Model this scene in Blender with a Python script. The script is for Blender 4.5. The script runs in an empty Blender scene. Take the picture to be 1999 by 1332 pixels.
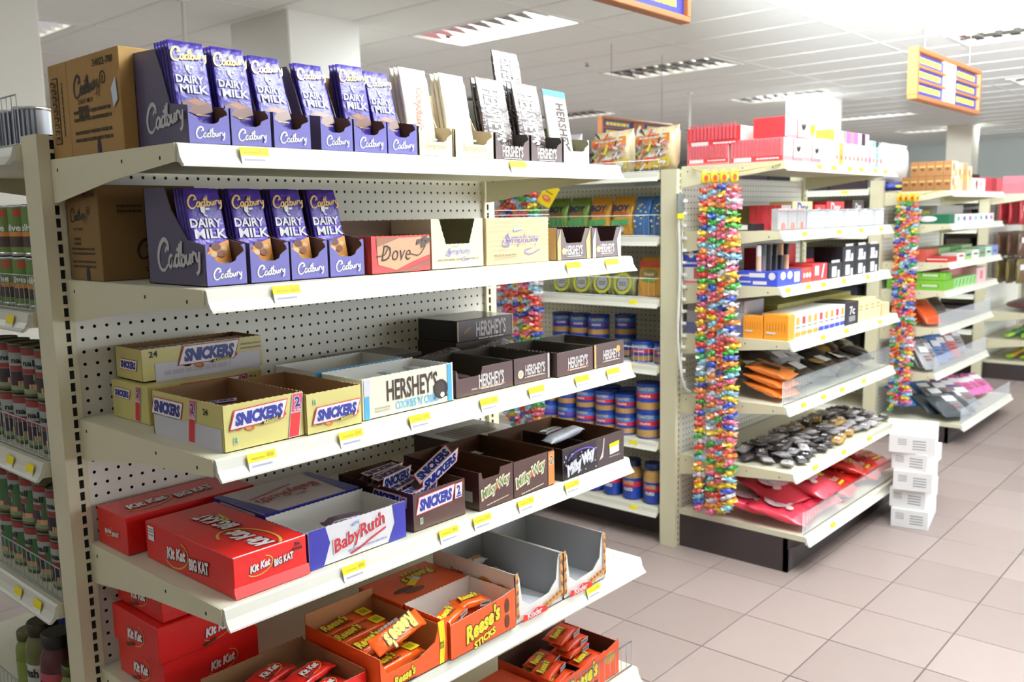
import bpy, math, random
from mathutils import Vector, Matrix
R = math.radians
random.seed(7)
SC = bpy.context.scene
COL = SC.collection

# ------------------------------------------------------------------ camera
def make_camera():
    yaw, pitch, roll = .8443, .1372, .0195
    cy, sy, cp, sp = math.cos(yaw), math.sin(yaw), math.cos(pitch), math.sin(pitch)
    fwd = Vector((sy*cp, cy*cp, -sp)); right = Vector((cy, -sy, 0)); down = -right.cross(fwd)
    r2 = math.cos(roll)*right + math.sin(roll)*down
    d2 = -math.sin(roll)*right + math.cos(roll)*down
    m = Matrix((r2, -d2, -fwd)).transposed().to_4x4()
    m.translation = (-.7509, -1.8511, 1.417)
    cd = bpy.data.cameras.new('camera'); cam = bpy.data.objects.new('camera', cd)
    COL.objects.link(cam); cam.matrix_world = m
    cd.sensor_width = 36; cd.lens = 36*1745.6/1999
    cd.clip_start = .05; cd.clip_end = 200
    cd.dof.use_dof = True; cd.dof.focus_distance = 1.75; cd.dof.aperture_fstop = 5.6
    SC.camera = cam
make_camera()

# ------------------------------------------------------------------ light, exposure
SC.view_settings.view_transform = 'Standard'
SC.view_settings.look = 'None'
SC.view_settings.gamma = 1
SC.view_settings.use_curve_mapping = False
SC.view_settings.exposure = 0.1
w = bpy.data.worlds.new('World'); SC.world = w; w.use_nodes = True
w.node_tree.nodes['Background'].inputs[0].default_value = (.9, .95, 1, 1)
w.node_tree.nodes['Background'].inputs[1].default_value = 0.25
CEIL = 2.8
def area(name, loc, rot, sx, sy, power, col=(1, 1, 1)):
    l = bpy.data.lights.new(name, 'AREA'); l.shape = 'RECTANGLE'; l.size = sx; l.size_y = sy
    l.energy = power; l.color = col
    o = bpy.data.objects.new(name, l); COL.objects.link(o); o.location = loc; o.rotation_euler = rot
    return o
# daylight through the shop front behind the camera (the window opening in wall_front)
area('shopfront_daylight', (8.0, -6.9, 1.45), (R(90), 0, 0), 10.0, 2.3, 320, (.92, 1, 1.06))
# tubes of the ceiling light grid; unseen ones for lighting have no fixture built
FIX = [(x, y) for y in (-2.95, -.05, 2.78, 5.6) for x in (-4.0, -1.2, 1.55, 4.32, 7.1, 9.85, 12.9, 16.0) if (x, y) not in ((1.55, 2.78), (-1.2, 2.78))]
for x, y in FIX:
    dim = .45 if x < 0 else 1
    area('fixture_tubes', (x, y, CEIL-.012), (0, 0, 0), .5, 1.1, (9 if y < 2 else 60) * dim, (.88, 1, 1.0))
# the photographer's flash, bounced off the ceiling ahead on the right
fl = bpy.data.lights.new('camera_flash', 'SPOT'); fl.energy = 15000; fl.color = (.94, 1, 1.04); fl.spot_size = R(50); fl.spot_blend = 1; fl.shadow_soft_size = .06
flo = bpy.data.objects.new('camera_flash', fl); COL.objects.link(flo); flo.location = (-.72, -1.86, 1.62)
flo.rotation_euler = (Vector((2.6, -1.3, 2.95))-Vector(flo.location)).to_track_quat('-Z', 'Y').to_euler()

# ------------------------------------------------------------------ materials
def lin(h):
    h = h.lstrip('#'); v = [int(h[i:i+2], 16)/255 for i in (0, 2, 4)]
    return tuple((c/12.92 if c <= .04045 else ((c+.055)/1.055)**2.4) for c in v)+(1,)
_M = {}
def M(hexc, rough=.5, metal=0., bump=0., scale=60., vary=0., name=None, coat=0.):
    k = (hexc, rough, metal, bump, scale, vary, coat)
    if k in _M: return _M[k]
    m = bpy.data.materials.new(name or 'finish_'+hexc.strip('#')); m.use_nodes = True
    nt = m.node_tree; b = nt.nodes['Principled BSDF']
    c = lin(hexc); b.inputs['Base Color'].default_value = c
    b.inputs['Roughness'].default_value = rough; b.inputs['Metallic'].default_value = metal
    if coat: b.inputs['Coat Weight'].default_value = coat; b.inputs['Coat Roughness'].default_value = .12
    if bump or vary:
        tc = nt.nodes.new('ShaderNodeTexCoord'); n = nt.nodes.new('ShaderNodeTexNoise')
        n.inputs['Scale'].default_value = scale; n.inputs['Detail'].default_value = 3
        nt.links.new(tc.outputs['Object'], n.inputs['Vector'])
        if bump:
            bp = nt.nodes.new('ShaderNodeBump'); bp.inputs['Strength'].default_value = bump; bp.inputs['Distance'].default_value = .01
            nt.links.new(n.outputs['Fac'], bp.inputs['Height']); nt.links.new(bp.outputs['Normal'], b.inputs['Normal'])
        if vary:
            mx = nt.nodes.new('ShaderNodeMix'); mx.data_type = 'RGBA'
            mx.inputs['A'].default_value = c; mx.inputs['B'].default_value = tuple(v*(1-vary) for v in c[:3])+(1,)
            nt.links.new(n.outputs['Fac'], mx.inputs['Factor']); nt.links.new(mx.outputs['Result'], b.inputs['Base Color'])
    _M[k] = m
    return m
def emis(name, col, s):
    m = bpy.data.materials.new(name); m.use_nodes = True; b = m.node_tree.nodes['Principled BSDF']
    b.inputs['Base Color'].default_value = lin(col); b.inputs['Emission Color'].default_value = lin(col); b.inputs['Emission Strength'].default_value = s
    return m
def foil(hexc, bump=.35, scale=45, rough=.3, vary=0., coat=.3): return M(hexc, rough, 0, bump, scale, vary, None, coat)
def glassy(hexc='ffffff', alpha=.25, rough=.05):
    k = ('g', hexc, alpha)
    if k in _M: return _M[k]
    m = bpy.data.materials.new('clear_plastic'); m.use_nodes = True; b = m.node_tree.nodes['Principled BSDF']
    b.inputs['Base Color'].default_value = lin(hexc); b.inputs['Roughness'].default_value = rough; b.inputs['Alpha'].default_value = alpha
    _M[k] = m; return m
def pegboard_mat():
    m = bpy.data.materials.new('pegboard'); m.use_nodes = True; nt = m.node_tree; b = nt.nodes['Principled BSDF']
    b.inputs['Base Color'].default_value = lin('f0ede2'); b.inputs['Roughness'].default_value = .45
    tc = nt.nodes.new('ShaderNodeTexCoord'); sp = nt.nodes.new('ShaderNodeSeparateXYZ'); nt.links.new(tc.outputs['Object'], sp.inputs[0])
    def mth(op, a, bb=None):
        n = nt.nodes.new('ShaderNodeMath'); n.operation = op
        for i, v in enumerate((a, bb)):
            if v is None: continue
            if isinstance(v, (int, float)): n.inputs[i].default_value = v
            else: nt.links.new(v, n.inputs[i])
        return n.outputs[0]
    P = .0254
    def cell(o): return mth('SUBTRACT', mth('FRACT', mth('DIVIDE', o, P)), .5)
    u, v = cell(sp.outputs['X']), cell(sp.outputs['Z'])
    d = mth('SQRT', mth('ADD', mth('MULTIPLY', u, u), mth('MULTIPLY', v, v)))
    hole = mth('LESS_THAN', d, .135)
    tr = nt.nodes.new('ShaderNodeBsdfTransparent'); mx = nt.nodes.new('ShaderNodeMixShader')
    nt.links.new(hole, mx.inputs[0]); nt.links.new(b.outputs[0], mx.inputs[1]); nt.links.new(tr.outputs[0], mx.inputs[2])
    nt.links.new(mx.outputs[0], nt.nodes['Material Output'].inputs[0])
    return m

# ------------------------------------------------------------------ mesh builder
def cr(pts, n=5):
    P = [Vector(p) for p in pts]; out = []
    for i in range(len(P)-1):
        a = P[max(i-1, 0)]; b = P[i]; c = P[i+1]; d = P[min(i+2, len(P)-1)]
        for k in range(n):
            t = k/n
            out.append(.5*((2*b)+(c-a)*t+(2*a-5*b+4*c-d)*t*t+(3*b-a-3*c+d)*t**3))
    out.append(P[-1]); return out
class MB:
    def __init__(s): s.v = []; s.f = []; s.m = []; s.mats = []; s.smooth = []
    def mi(s, m):
        if m not in s.mats: s.mats.append(m)
        return s.mats.index(m)
    def add(s, vs, fs, m, T=None, smooth=False):
        o = len(s.v); i = s.mi(m)
        s.v += [tuple(T @ Vector(p)) for p in vs] if T else [tuple(p) for p in vs]
        for f in fs: s.f.append([o+k for k in f]); s.m.append(i); s.smooth.append(smooth)
        return s
    def box(s, x0, x1, y0, y1, z0, z1, m, T=None, c=0., fm=None):
        """chamfered box; fm maps a face letter (L R F B D U) to its own material"""
        if c <= 0:
            v = [(x, y, z) for z in (z0, z1) for y in (y0, y1) for x in (x0, x1)]
            F = {'D': (0, 2, 3, 1), 'U': (4, 5, 7, 6), 'F': (0, 1, 5, 4), 'B': (2, 6, 7, 3), 'L': (0, 4, 6, 2), 'R': (1, 3, 7, 5)}
            if not fm: return s.add(v, list(F.values()), m, T)
            o = len(s.v); s.v += [tuple(T @ Vector(p)) for p in v] if T else v
            for k, f in F.items(): s.f.append([o+q for q in f]); s.m.append(s.mi(fm.get(k, m))); s.smooth.append(False)
            return s
        X = (x0, x1); Y = (y0, y1); Z = (z0, z1); v = []; ix = {}
        for a in (0, 1):
            for b in (0, 1):
                for d in (0, 1):
                    sx = c if a == 0 else -c; sy = c if b == 0 else -c; sz = c if d == 0 else -c
                    ix[a, b, d, 'x'] = len(v); v.append((X[a], Y[b]+sy, Z[d]+sz))
                    ix[a, b, d, 'y'] = len(v); v.append((X[a]+sx, Y[b], Z[d]+sz))
                    ix[a, b, d, 'z'] = len(v); v.append((X[a]+sx, Y[b]+sy, Z[d]))
        fs = []; tag = []
        def q(k, t): fs.append([ix[j] for j in k]); tag.append(t)
        for a, t in ((0, 'L'), (1, 'R')): q([(a, 0, 0, 'x'), (a, 1, 0, 'x'), (a, 1, 1, 'x'), (a, 0, 1, 'x')], t)
        for a, t in ((0, 'F'), (1, 'B')): q([(0, a, 0, 'y'), (1, a, 0, 'y'), (1, a, 1, 'y'), (0, a, 1, 'y')], t)
        for a, t in ((0, 'D'), (1, 'U')): q([(0, 0, a, 'z'), (1, 0, a, 'z'), (1, 1, a, 'z'), (0, 1, a, 'z')], t)
        for a in (0, 1):
            for b in (0, 1):
                q([(a, b, 0, 'x'), (a, b, 1, 'x'), (a, b, 1, 'y'), (a, b, 0, 'y')], '')
                q([(a, 0, b, 'x'), (a, 1, b, 'x'), (a, 1, b, 'z'), (a, 0, b, 'z')], '')
                q([(0, a, b, 'y'), (1, a, b, 'y'), (1, a, b, 'z'), (0, a, b, 'z')], '')
                for d in (0, 1): q([(a, b, d, 'x'), (a, b, d, 'y'), (a, b, d, 'z')], '')
        o = len(s.v); s.v += [tuple(T @ Vector(p)) for p in v] if T else v
        for f, t in zip(fs, tag): s.f.append([o+k for k in f]); s.m.append(s.mi((fm or {}).get(t, m))); s.smooth.append(False)
        return s
    def prism(s, prof, x0, x1, m, axis='x', T=None, caps=True):
        """extrude a 2D outline along an axis: x -> outline is (y,z); y -> (x,z); z -> (x,y)"""
        n = len(prof); k = {'x': lambda t, p: (t, p[0], p[1]), 'y': lambda t, p: (p[0], t, p[1]), 'z': lambda t, p: (p[0], p[1], t)}[axis]
        v = [k(x0, p) for p in prof]+[k(x1, p) for p in prof]
        f = [(i, (i+1) % n, n+(i+1) % n, n+i) for i in range(n)]
        if caps: f += [tuple(range(n-1, -1, -1)), tuple(range(n, 2*n))]
        return s.add(v, f, m, T)
    def lathe(s, prof, m, n=16, T=None, caps=True, smooth=True, a0=0, a1=2*math.pi):
        full = abs(a1-a0-2*math.pi) < 1e-6; k = n if full else n+1; v = []; f = []
        for r, z in prof:
            for i in range(k):
                a = a0+(a1-a0)*i/n; v.append((r*math.cos(a), r*math.sin(a), z))
        for j in range(len(prof)-1):
            for i in range(n if full else n): f.append((j*k+i, j*k+(i+1) % k, (j+1)*k+(i+1) % k, (j+1)*k+i))
        s.add(v, f, m, T, smooth)
        if caps and full:
            s.add(v[:k], [tuple(range(k-1, -1, -1))], m, T); s.add(v[-k:], [tuple(range(k))], m, T)
        return s
    def tube(s, pts, r, m, n=6, T=None):
        P = [Vector(p) for p in pts]; v = []; f = []
        for i, p in enumerate(P):
            d = (P[min(i+1, len(P)-1)]-P[max(i-1, 0)]).normalized()
            a = d.orthogonal().normalized() if abs(d.z) > .95 else d.cross(Vector((0, 0, 1))).normalized()
            b = d.cross(a).normalized()
            for k in range(n): t = 2*math.pi*k/n; v.append(p+r*(math.cos(t)*a+math.sin(t)*b))
        for i in range(len(P)-1):
            for k in range(n): f.append((i*n+k, i*n+(k+1) % n, (i+1)*n+(k+1) % n, (i+1)*n+k))
        f += [tuple(range(n)), tuple(range((len(P)-1)*n, len(P)*n))]
        return s.add(v, f, m, T, True)
    def sphere(s, c, rx, ry, rz, m, n=8, T=None):
        v = [(c[0], c[1], c[2]-rz)]; f = []; h = n//2
        for j in range(1, h):
            p = -math.pi/2+math.pi*j/h
            for i in range(n): a = 2*math.pi*i/n; v.append((c[0]+rx*math.cos(p)*math.cos(a), c[1]+ry*math.cos(p)*math.sin(a), c[2]+rz*math.sin(p)))
        v.append((c[0], c[1], c[2]+rz)); t = len(v)-1
        for i in range(n):
            f.append((0, 1+(i+1) % n, 1+i)); f.append((t, t-n+i, t-n+(i+1) % n))
            for j in range(h-2): f.append((1+j*n+i, 1+j*n+(i+1) % n, 1+(j+1)*n+(i+1) % n, 1+(j+1)*n+i))
        return s.add(v, f, m, T, True)
    def mesh(s, name):
        me = bpy.data.meshes.new(name); me.from_pydata(s.v, [], s.f)
        for m in s.mats: me.materials.append(m)
        me.polygons.foreach_set('material_index', s.m); me.polygons.foreach_set('use_smooth', s.smooth)
        me.update(); return me
    def build(s, name, parent=None, loc=(0, 0, 0), rot=(0, 0, 0)): return put(name, s.mesh(name), parent, loc, rot)
def put(name, me, parent=None, loc=(0, 0, 0), rot=(0, 0, 0), scale=None):
    o = bpy.data.objects.new(name, me); COL.objects.link(o); o.parent = parent; o.location = loc; o.rotation_euler = rot
    if scale: o.scale = scale
    return o
def thing(name, label, cat, loc=(0, 0, 0), rot=(0, 0, 0), group=None):
    o = bpy.data.objects.new(name, None); COL.objects.link(o); o.empty_display_size = .05
    o.location = loc; o.rotation_euler = rot if isinstance(rot, (tuple, list)) else (0, 0, rot)
    return tag(o, label, cat, group)
def tag(o, label, cat, group=None):
    o['label'] = label; o['category'] = cat
    if group: o['group'] = group
    return o
def struct(o): o['kind'] = 'structure'; return o
def stuff(o): o['kind'] = 'stuff'; return o
_KIDS = None
def dup(root, loc=None, rot=None, label=None, group=None):
    def kids(o): return [c for c in COL.objects if c.parent is o]
    def cp(o, par):
        c = o.copy(); COL.objects.link(c); c.parent = par
        for k in KID.get(o.name, ()): cp(k, c)
        return c
    KID = {}
    todo = [root]
    while todo:
        o = todo.pop(); KID[o.name] = list(o.children); todo += KID[o.name]
    r = cp(root, None)
    if loc is not None: r.location = loc
    if rot is not None: r.rotation_euler = rot if isinstance(rot, (tuple, list)) else (0, 0, rot)
    if label: r['label'] = label
    if group: r['group'] = group
    return r
ORD = ['first', 'second', 'third', 'fourth', 'fifth', 'sixth', 'seventh', 'eighth', 'ninth', 'tenth', 'eleventh', 'twelfth', 'thirteenth', 'fourteenth', 'fifteenth', 'sixteenth', 'seventeenth', 'eighteenth', 'nineteenth', 'twentieth', 'twenty-first', 'twenty-second', 'twenty-third', 'twenty-fourth', 'twenty-fifth', 'twenty-sixth', 'twenty-seventh', 'twenty-eighth', 'twenty-ninth', 'thirtieth']

# ------------------------------------------------------------------ flat print: lettering, marks
_T = {}
def text2d(s, bold=0., shear=0.):
    k = (s, bold, shear)
    if k in _T: return _T[k]
    cu = bpy.data.curves.new('t', 'FONT'); cu.body = s; cu.size = 1; cu.offset = bold; cu.shear = shear
    cu.resolution_u = 2; cu.align_x = 'CENTER'; cu.space_line = .85
    ob = bpy.data.objects.new('t', cu); COL.objects.link(ob)
    dg = bpy.context.evaluated_depsgraph_get(); dg.update()
    me = bpy.data.meshes.new_from_object(ob.evaluated_get(dg))
    v = [(p.co.x, p.co.y) for p in me.vertices]; f = [tuple(p.vertices) for p in me.polygons]
    bpy.data.objects.remove(ob); bpy.data.meshes.remove(me); bpy.data.curves.remove(cu)
    if v:
        x0 = min(p[0] for p in v); x1 = max(p[0] for p in v); y0 = min(p[1] for p in v); y1 = max(p[1] for p in v)
        v = [(p[0]-(x0+x1)/2, p[1]-(y0+y1)/2) for p in v]
    else: x0 = y0 = 0; x1 = y1 = 1
    _T[k] = (v, f, x1-x0, y1-y0); return _T[k]
class Print:
    """layered flat print in its own plane, x right, y up; later layers lie on top"""
    def __init__(s): s.mb = MB(); s.n = 0
    def _z(s): s.n += 1; return s.n*.00025
    def text(s, t, x, y, w, h, m, bold=0., shear=0., rot=0., grow=0.):
        v, f, tw, th = text2d(t, bold, shear); z = s._z(); c, n = math.cos(rot), math.sin(rot)
        sx, sy = w/tw, h/th
        s.mb.add([(x+c*p[0]*sx-n*p[1]*sy, y+n*p[0]*sx+c*p[1]*sy, z) for p in v], f, m); return s
    def poly(s, pts, m): s.mb.add([(p[0], p[1], z) for z in [s._z()] for p in pts], [tuple(range(len(pts)))], m); return s
    def rect(s, x0, x1, y0, y1, m): return s.poly([(x0, y0), (x1, y0), (x1, y1), (x0, y1)], m)
    def oval(s, x, y, rx, ry, m, n=14, rot=0.):
        c, k = math.cos(rot), math.sin(rot)
        return s.poly([(x+c*rx*math.cos(a)-k*ry*math.sin(a), y+k*rx*math.cos(a)+c*ry*math.sin(a)) for a in [2*math.pi*i/n for i in range(n)]], m)
    def ring(s, x, y, rx, ry, w, m, a0=0, a1=2*math.pi, n=18, rot=0.):
        return s.stroke([(x+math.cos(rot)*rx*math.cos(a)-math.sin(rot)*ry*math.sin(a), y+math.sin(rot)*rx*math.cos(a)+math.cos(rot)*ry*math.sin(a)) for a in [a0+(a1-a0)*i/n for i in range(n+1)]], w, m, 1)
    def stroke(s, pts, w, m, n=5, taper=False):
        P = cr([(p[0], p[1], 0) for p in pts], n) if n > 1 else [Vector((p[0], p[1], 0)) for p in pts]
        z = s._z(); v = []; f = []; L = len(P)
        for i, p in enumerate(P):
            d = (P[min(i+1, L-1)]-P[max(i-1, 0)]); d = d.normalized() if d.length > 1e-9 else Vector((1, 0, 0))
            k = w/2*(1 if not taper else .45+.55*math.sin(math.pi*min(max(i/(L-1), .02), .98)))
            v += [(p.x-d.y*k, p.y+d.x*k, z), (p.x+d.y*k, p.y-d.x*k, z)]
        for i in range(L-1): f.append((2*i, 2*i+1, 2*i+3, 2*i+2))
        s.mb.add(v, f, m); return s
    def lines(s, x0, x1, ys, h, m, gap=.0):
        z = s._z(); v = []; f = []
        for y in ys:
            x = x0
            while x < x1-1e-6:
                l = min((x1-x0)*random.uniform(.08, .2), x1-x); o = len(v)
                v += [(x, y, z), (x+l*.86, y, z), (x+l*.86, y+h, z), (x, y+h, z)]; f.append((o, o+1, o+2, o+3)); x += l
        s.mb.add(v, f, m); return s
    def mesh(s, name='print'): return s.mb.mesh(name)
FACE = {'F': (R(90), 0, 0), 'L': (R(90), 0, R(-90)), 'R': (R(90), 0, R(90)), 'U': (0, 0, 0), 'B': (R(90), 0, R(180))}
def decal(parent, me, face, loc, size=1., name='lettering', spin=0., sy=None):
    o = put(name, me, parent, loc); rx, ry, rz = FACE[face]
    if face == 'U': o.rotation_euler = (0, 0, spin)
    elif spin: o.rotation_euler = (Matrix.Rotation(rz, 3, 'Z') @ Matrix.Rotation(rx, 3, 'X') @ Matrix.Rotation(spin, 3, 'Z')).to_euler()
    else: o.rotation_euler = (rx, ry, rz)
    o.scale = (size, sy or size, 1); return o
# ================================================================== the room
WHITE = M('efece6', .6); PAINT = M('e6e2d8', .7); GREYW = M('b6bcb8', .8); LINER = M('5a5750', .8)
def plane_box(name, x0, x1, y0, y1, z0, z1, m): return struct(MB().box(x0, x1, y0, y1, z0, z1, m).build(name))
floor = plane_box('floor', -6, 20, -7, 12, -.12, -.003, M('544a46', .8))
TILE = .3048; TX, TY = 2.35, .1595
tm = [M('8d7d79', .4, 0, .05, 9, .07), M('887874', .42, 0, .05, 9, .07), M('91817d', .38, 0, .05, 9, .07)]
tile_me = [MB().box(-TILE/2+.002, TILE/2-.002, -TILE/2+.002, TILE/2-.002, -.009, 0, t, c=.0012).mesh('tile') for t in tm]
cells = []
for i in range(-28, 58):
    for j in range(-23, 39):
        x, y = TX+(i+.5)*TILE, TY+(j+.5)*TILE
        if -6 < x < 19.8 and -6.8 < y < 11.8:
            dx, dy = x+.75, y+1.85; f = .747*dx+.664*dy; l = .664*dx-.747*dy
            near = 1.9 < f and abs(l) < .62*f+.2 and x > 1.25 and not (y > .2 and x > 2.5) and y < 1.6 and not (x > 2.75 and x < 3.6 and y > -.2)
            cells.append((f if near else 1e3+f, x, y))
cells.sort()
rest = MB(); h = TILE/2-.002
for k, (f, x, y) in enumerate(cells):
    if k < 290 and f < 1e3: put('tile', tile_me[(k*7) % 3], floor, (x, y, 0))
    else: rest.add([(x-h, y-h, -.003), (x+h, y-h, -.003), (x+h, y+h, -.003), (x-h, y+h, -.003), (x-h, y-h, 0), (x+h, y-h, 0), (x+h, y+h, 0), (x-h, y+h, 0)], [(4, 5, 6, 7), (0, 1, 5, 4), (1, 2, 6, 5), (2, 3, 7, 6), (3, 0, 4, 7)], tm[k % 3])
stuff(rest.build('distant_tiles', floor))

ceil = plane_box('ceiling', -6, 20, -7, 12, CEIL+.09, CEIL+.15, PAINT)
LIGHTS = [(4.32, 2.78), (6.88, 2.85), (9.75, 3.0), (1.79, 5.24), (7.5, -.14), (10.6, .12), (9.3, 5.9), (12.9, 3.1), (16.2, 3.2)]
HIDDEN = [(x, y) for x, y in FIX if not any(abs(x-a) < 1.3 and abs(y-b) < 1.5 for a, b in LIGHTS)]
PX, PY = .61, 1.22
panel_me = MB().box(-PX/2+.012, PX/2-.012, -PY/2+.012, PY/2-.012, 0, .016, M('f7f9f5', .85, 0, .25, 220), c=.004).mesh('ceiling_panel')
cp = []; grid = MB(); gm = M('f4f2ee', .5)
for i in range(-17, 26):
    for j in range(-8, 8):
        x, y = 4.32+i*PX, 2.78+j*PY
        if -6 < x < 20 and -7 < y < 12:
            dx, dy = x+.75, y+1.85; f = .747*dx+.664*dy; l = .664*dx-.747*dy
            cp.append((f if f > 4 and abs(l) < .6*f+.3 else 1e3+abs(f), x, y))
cp.sort(); restp = MB()
def clipped(x, y):
    R0 = (x-PX/2+.012, x+PX/2-.012, y-PY/2+.012, y+PY/2-.012); out = [R0]
    for a, b in LIGHTS+HIDDEN:
        A = (a-.305, a+.305, b-.61, b+.61); nxt = []
        for r in out:
            if r[1] <= A[0] or r[0] >= A[1] or r[3] <= A[2] or r[2] >= A[3]: nxt.append(r); continue
            if r[0] < A[0]: nxt.append((r[0], A[0], r[2], r[3]))
            if r[1] > A[1]: nxt.append((A[1], r[1], r[2], r[3]))
            q0, q1 = max(r[0], A[0]), min(r[1], A[1])
            if r[2] < A[2]: nxt.append((q0, q1, r[2], A[2]))
            if r[3] > A[3]: nxt.append((q0, q1, A[3], r[3]))
        out = nxt
    return None if out == [R0] else out
pm = M('f7f9f5', .85, 0, .25, 220)
for k, (f, x, y) in enumerate(cp):
    cl = clipped(x, y)
    if cl is not None:
        if cl:
            mb = MB()
            for r in cl: mb.box(r[0]-x, r[1]-x, r[2]-y, r[3]-y, 0, .016, pm)
            mb.build('ceiling_panel', ceil, (x, y, CEIL))
        continue
    if k < 290 and f < 1e3: put('ceiling_panel', panel_me, ceil, (x, y, CEIL))
    else: restp.box(x-PX/2+.012, x+PX/2-.012, y-PY/2+.012, y+PY/2-.012, CEIL, CEIL+.016, M('f7f9f5', .85, 0, .25, 220))
stuff(restp.build('distant_ceiling_panels', ceil))
for i in range(-17, 27):
    x = 4.32+(i-.5)*PX
    if -6 < x < 20:
        cuts = sorted((b-.61, b+.61) for a, b in LIGHTS+HIDDEN if abs(a-x) < .3); y0 = -7
        for c0, c1 in cuts+[(12, 12)]:
            if c0 > y0: grid.box(x-.012, x+.012, y0, c0, CEIL-.003, CEIL+.03, gm)
            y0 = max(y0, c1)
for j in range(-8, 9):
    y = 2.78+(j-.5)*PY
    if -7 < y < 12:
        cuts = sorted((a-.305, a+.305) for a, b in LIGHTS+HIDDEN if abs(b-y) < .6); x0 = -6
        for c0, c1 in cuts+[(20, 20)]:
            if c0 > x0: grid.box(x0, c0, y-.012, y+.012, CEIL-.0025, CEIL+.03, gm)
            x0 = max(x0, c1)
grid.build('ceiling_grid', ceil)
plane_box('wall_back', -6, 20, 12, 12.15, 0, CEIL+.09, M('c8c4b8', .8))
plane_box('wall_right', 20, 20.15, -7, 12, 0, CEIL+.09, GREYW)
plane_box('wall_left', -6.15, -6, -7, 12, 0, CEIL+.09, PAINT)
wf = MB()
wf.box(-6, 2.8, -7.15, -7, 0, CEIL+.09, PAINT); wf.box(13.2, 20, -7.15, -7, 0, CEIL+.09, PAINT)
wf.box(2.8, 13.2, -7.15, -7, 0, .25, PAINT); wf.box(2.8, 13.2, -7.15, -7, 2.65, CEIL+.09, PAINT)
struct(wf.build('wall_front'))
win = struct(thing('window_1', 'wide shop front window behind the viewer', 'window', (8, -7.07, 0)))
del win['label']; del win['category']
fr = MB(); dk = M('6b6b6b', .4, .6)
for x in (-5.2, -2.6, 0, 2.6, 5.2): fr.box(x-.03 if x > -5 else x, x+.03 if x < 5 else x, -.03, .03, .25, 2.65, dk)
fr.build('window_frame', win); MB().box(-5.2, 5.2, -.004, .004, .25, 2.65, glassy('ffffff', .06)).build('window_pane', win)
# columns (white painted)
for k, (x0, x1, y0, y1, m) in enumerate([(2.86, 3.46, 3.27, 3.96, WHITE), (10.0, 10.5, 2.6, 3.1, WHITE), (15.5, 15.9, 2.4, 2.8, M('d8d0c0', .7)), (.6, 1.285, 3.25, 3.94, PAINT)]):
    struct(MB().box(x0, x1, y0, y1, 0, CEIL+.09, m, c=.008).build('trim_%d' % (k+1)))

# ------------------------------------------------------------------ ceiling lights
tube_m = emis('lamp_tube', 'fff8ea', 2.6); refl = M('f2f2f0', .35); mirror = M('d6d8da', .12, 1.)
def make_light(lens):
    t = thing('ceiling_light', '', 'light', (0, 0, CEIL))
    f = MB(); a, b = .3, .605
    f.box(-a-.012, -a+.02, -b-.012, b+.012, -.006, .03, refl); f.box(a-.02, a+.012, -b-.012, b+.012, -.006, .03, refl)
    f.box(-a+.02, a-.02, -b-.012, -b+.02, -.006, .03, refl); f.box(-a+.02, a-.02, b-.02, b+.012, -.006, .03, refl)
    f.build('frame', t)
    MB().box(-a+.02, a-.02, -b+.02, b-.02, .062, .07, emis('lamp_diffuser', 'fffaf0', 1.7)).build('reflector', t)
    for x in (-.14, .14): MB().tube([(x, -b+.03, .045), (x, b-.03, .045)], .013, tube_m, 8).build('lamp_tube', t)
    if lens:
        MB().box(.02, a-.021, -b+.021, b-.021, -.002, .004, emis('lamp_lens', 'fffdf8', 2.2)).build('lens', t)
    bl = MB().prism([(-.002, .0), (.002, .0), (.012, .032), (-.012, .032)], -a+.021, .018 if lens else a-.021, mirror, 'x').mesh('louver_blade')
    for k in range(9): put('louver_blade', bl, t, (0, -b+.07+k*(2*b-.14)/8, 0))
    if not lens: MB().prism([(-.002, .0), (.002, .0), (.014, .032), (-.014, .032)], -b+.021, b-.021, mirror, 'y').build('louver_spine', t)
    return t
LL = ['long ceiling light with a bright lens and grey louvres above the cream bars', 'mirror louvred ceiling light left of the white column, nearest it', 'cream glowing ceiling light just left of the white column, lower one', 'ceiling light whose corner shows at the top left of the photo', 'ceiling light with colourful mirrored louvres at the right edge', 'small ceiling light cut off at the far right edge of the photo', 'distant ceiling light behind the white and blue bar at the shelf end', 'mirror louvred ceiling light right of the white column', 'distant white ceiling light left of the far grey column']
lp = {}
for (x, y), lab in zip(LIGHTS, LL):
    k = lab.startswith('long')
    if k not in lp: o = lp[k] = make_light(k); o.location = (x, y, CEIL); o['label'] = lab
    else: o = dup(lp[k], (x, y, CEIL), None, lab)
    o['group'] = 'ceiling lights'
o = dup(lp[False], (17.6, 2.3, CEIL), None, 'distant white ceiling light right of the far grey column', 'ceiling lights')
# sprinkler heads and ceiling rods
def sprinkler(x, y, lab):
    t = thing('ceiling_sprinkler', lab, 'sprinkler', (x, y, CEIL))
    MB().lathe([(.03, 0), (.028, -.008), (.01, -.012)], WHITE, 12).build('plate', t)
    MB().lathe([(.008, -.012), (.008, -.03), (.022, -.032), (.022, -.036)], M('9a9a98', .3, .8), 10).build('head', t)
sprinkler(6.0, 3.17, 'small metal sprinkler head in the ceiling above the white and blue bar')
def rod(x, y, z0, lab):
    t = thing('ceiling_rod', lab, 'rod', (x, y, 0))
    MB().tube([(0, 0, z0), (0, 0, CEIL)], .011, M('efede6', .4), 10).build('pole', t)
    MB().lathe([(.035, CEIL-.012), (.035, CEIL)], WHITE, 12).build('flange', t)
rod(2.25, 3.5, 1.5, 'thin white rod hanging from the ceiling behind the purple bars at top left')
rod(8.58, 3.62, 2.25, 'thin white rod hanging from the ceiling above the candy bags')

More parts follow.
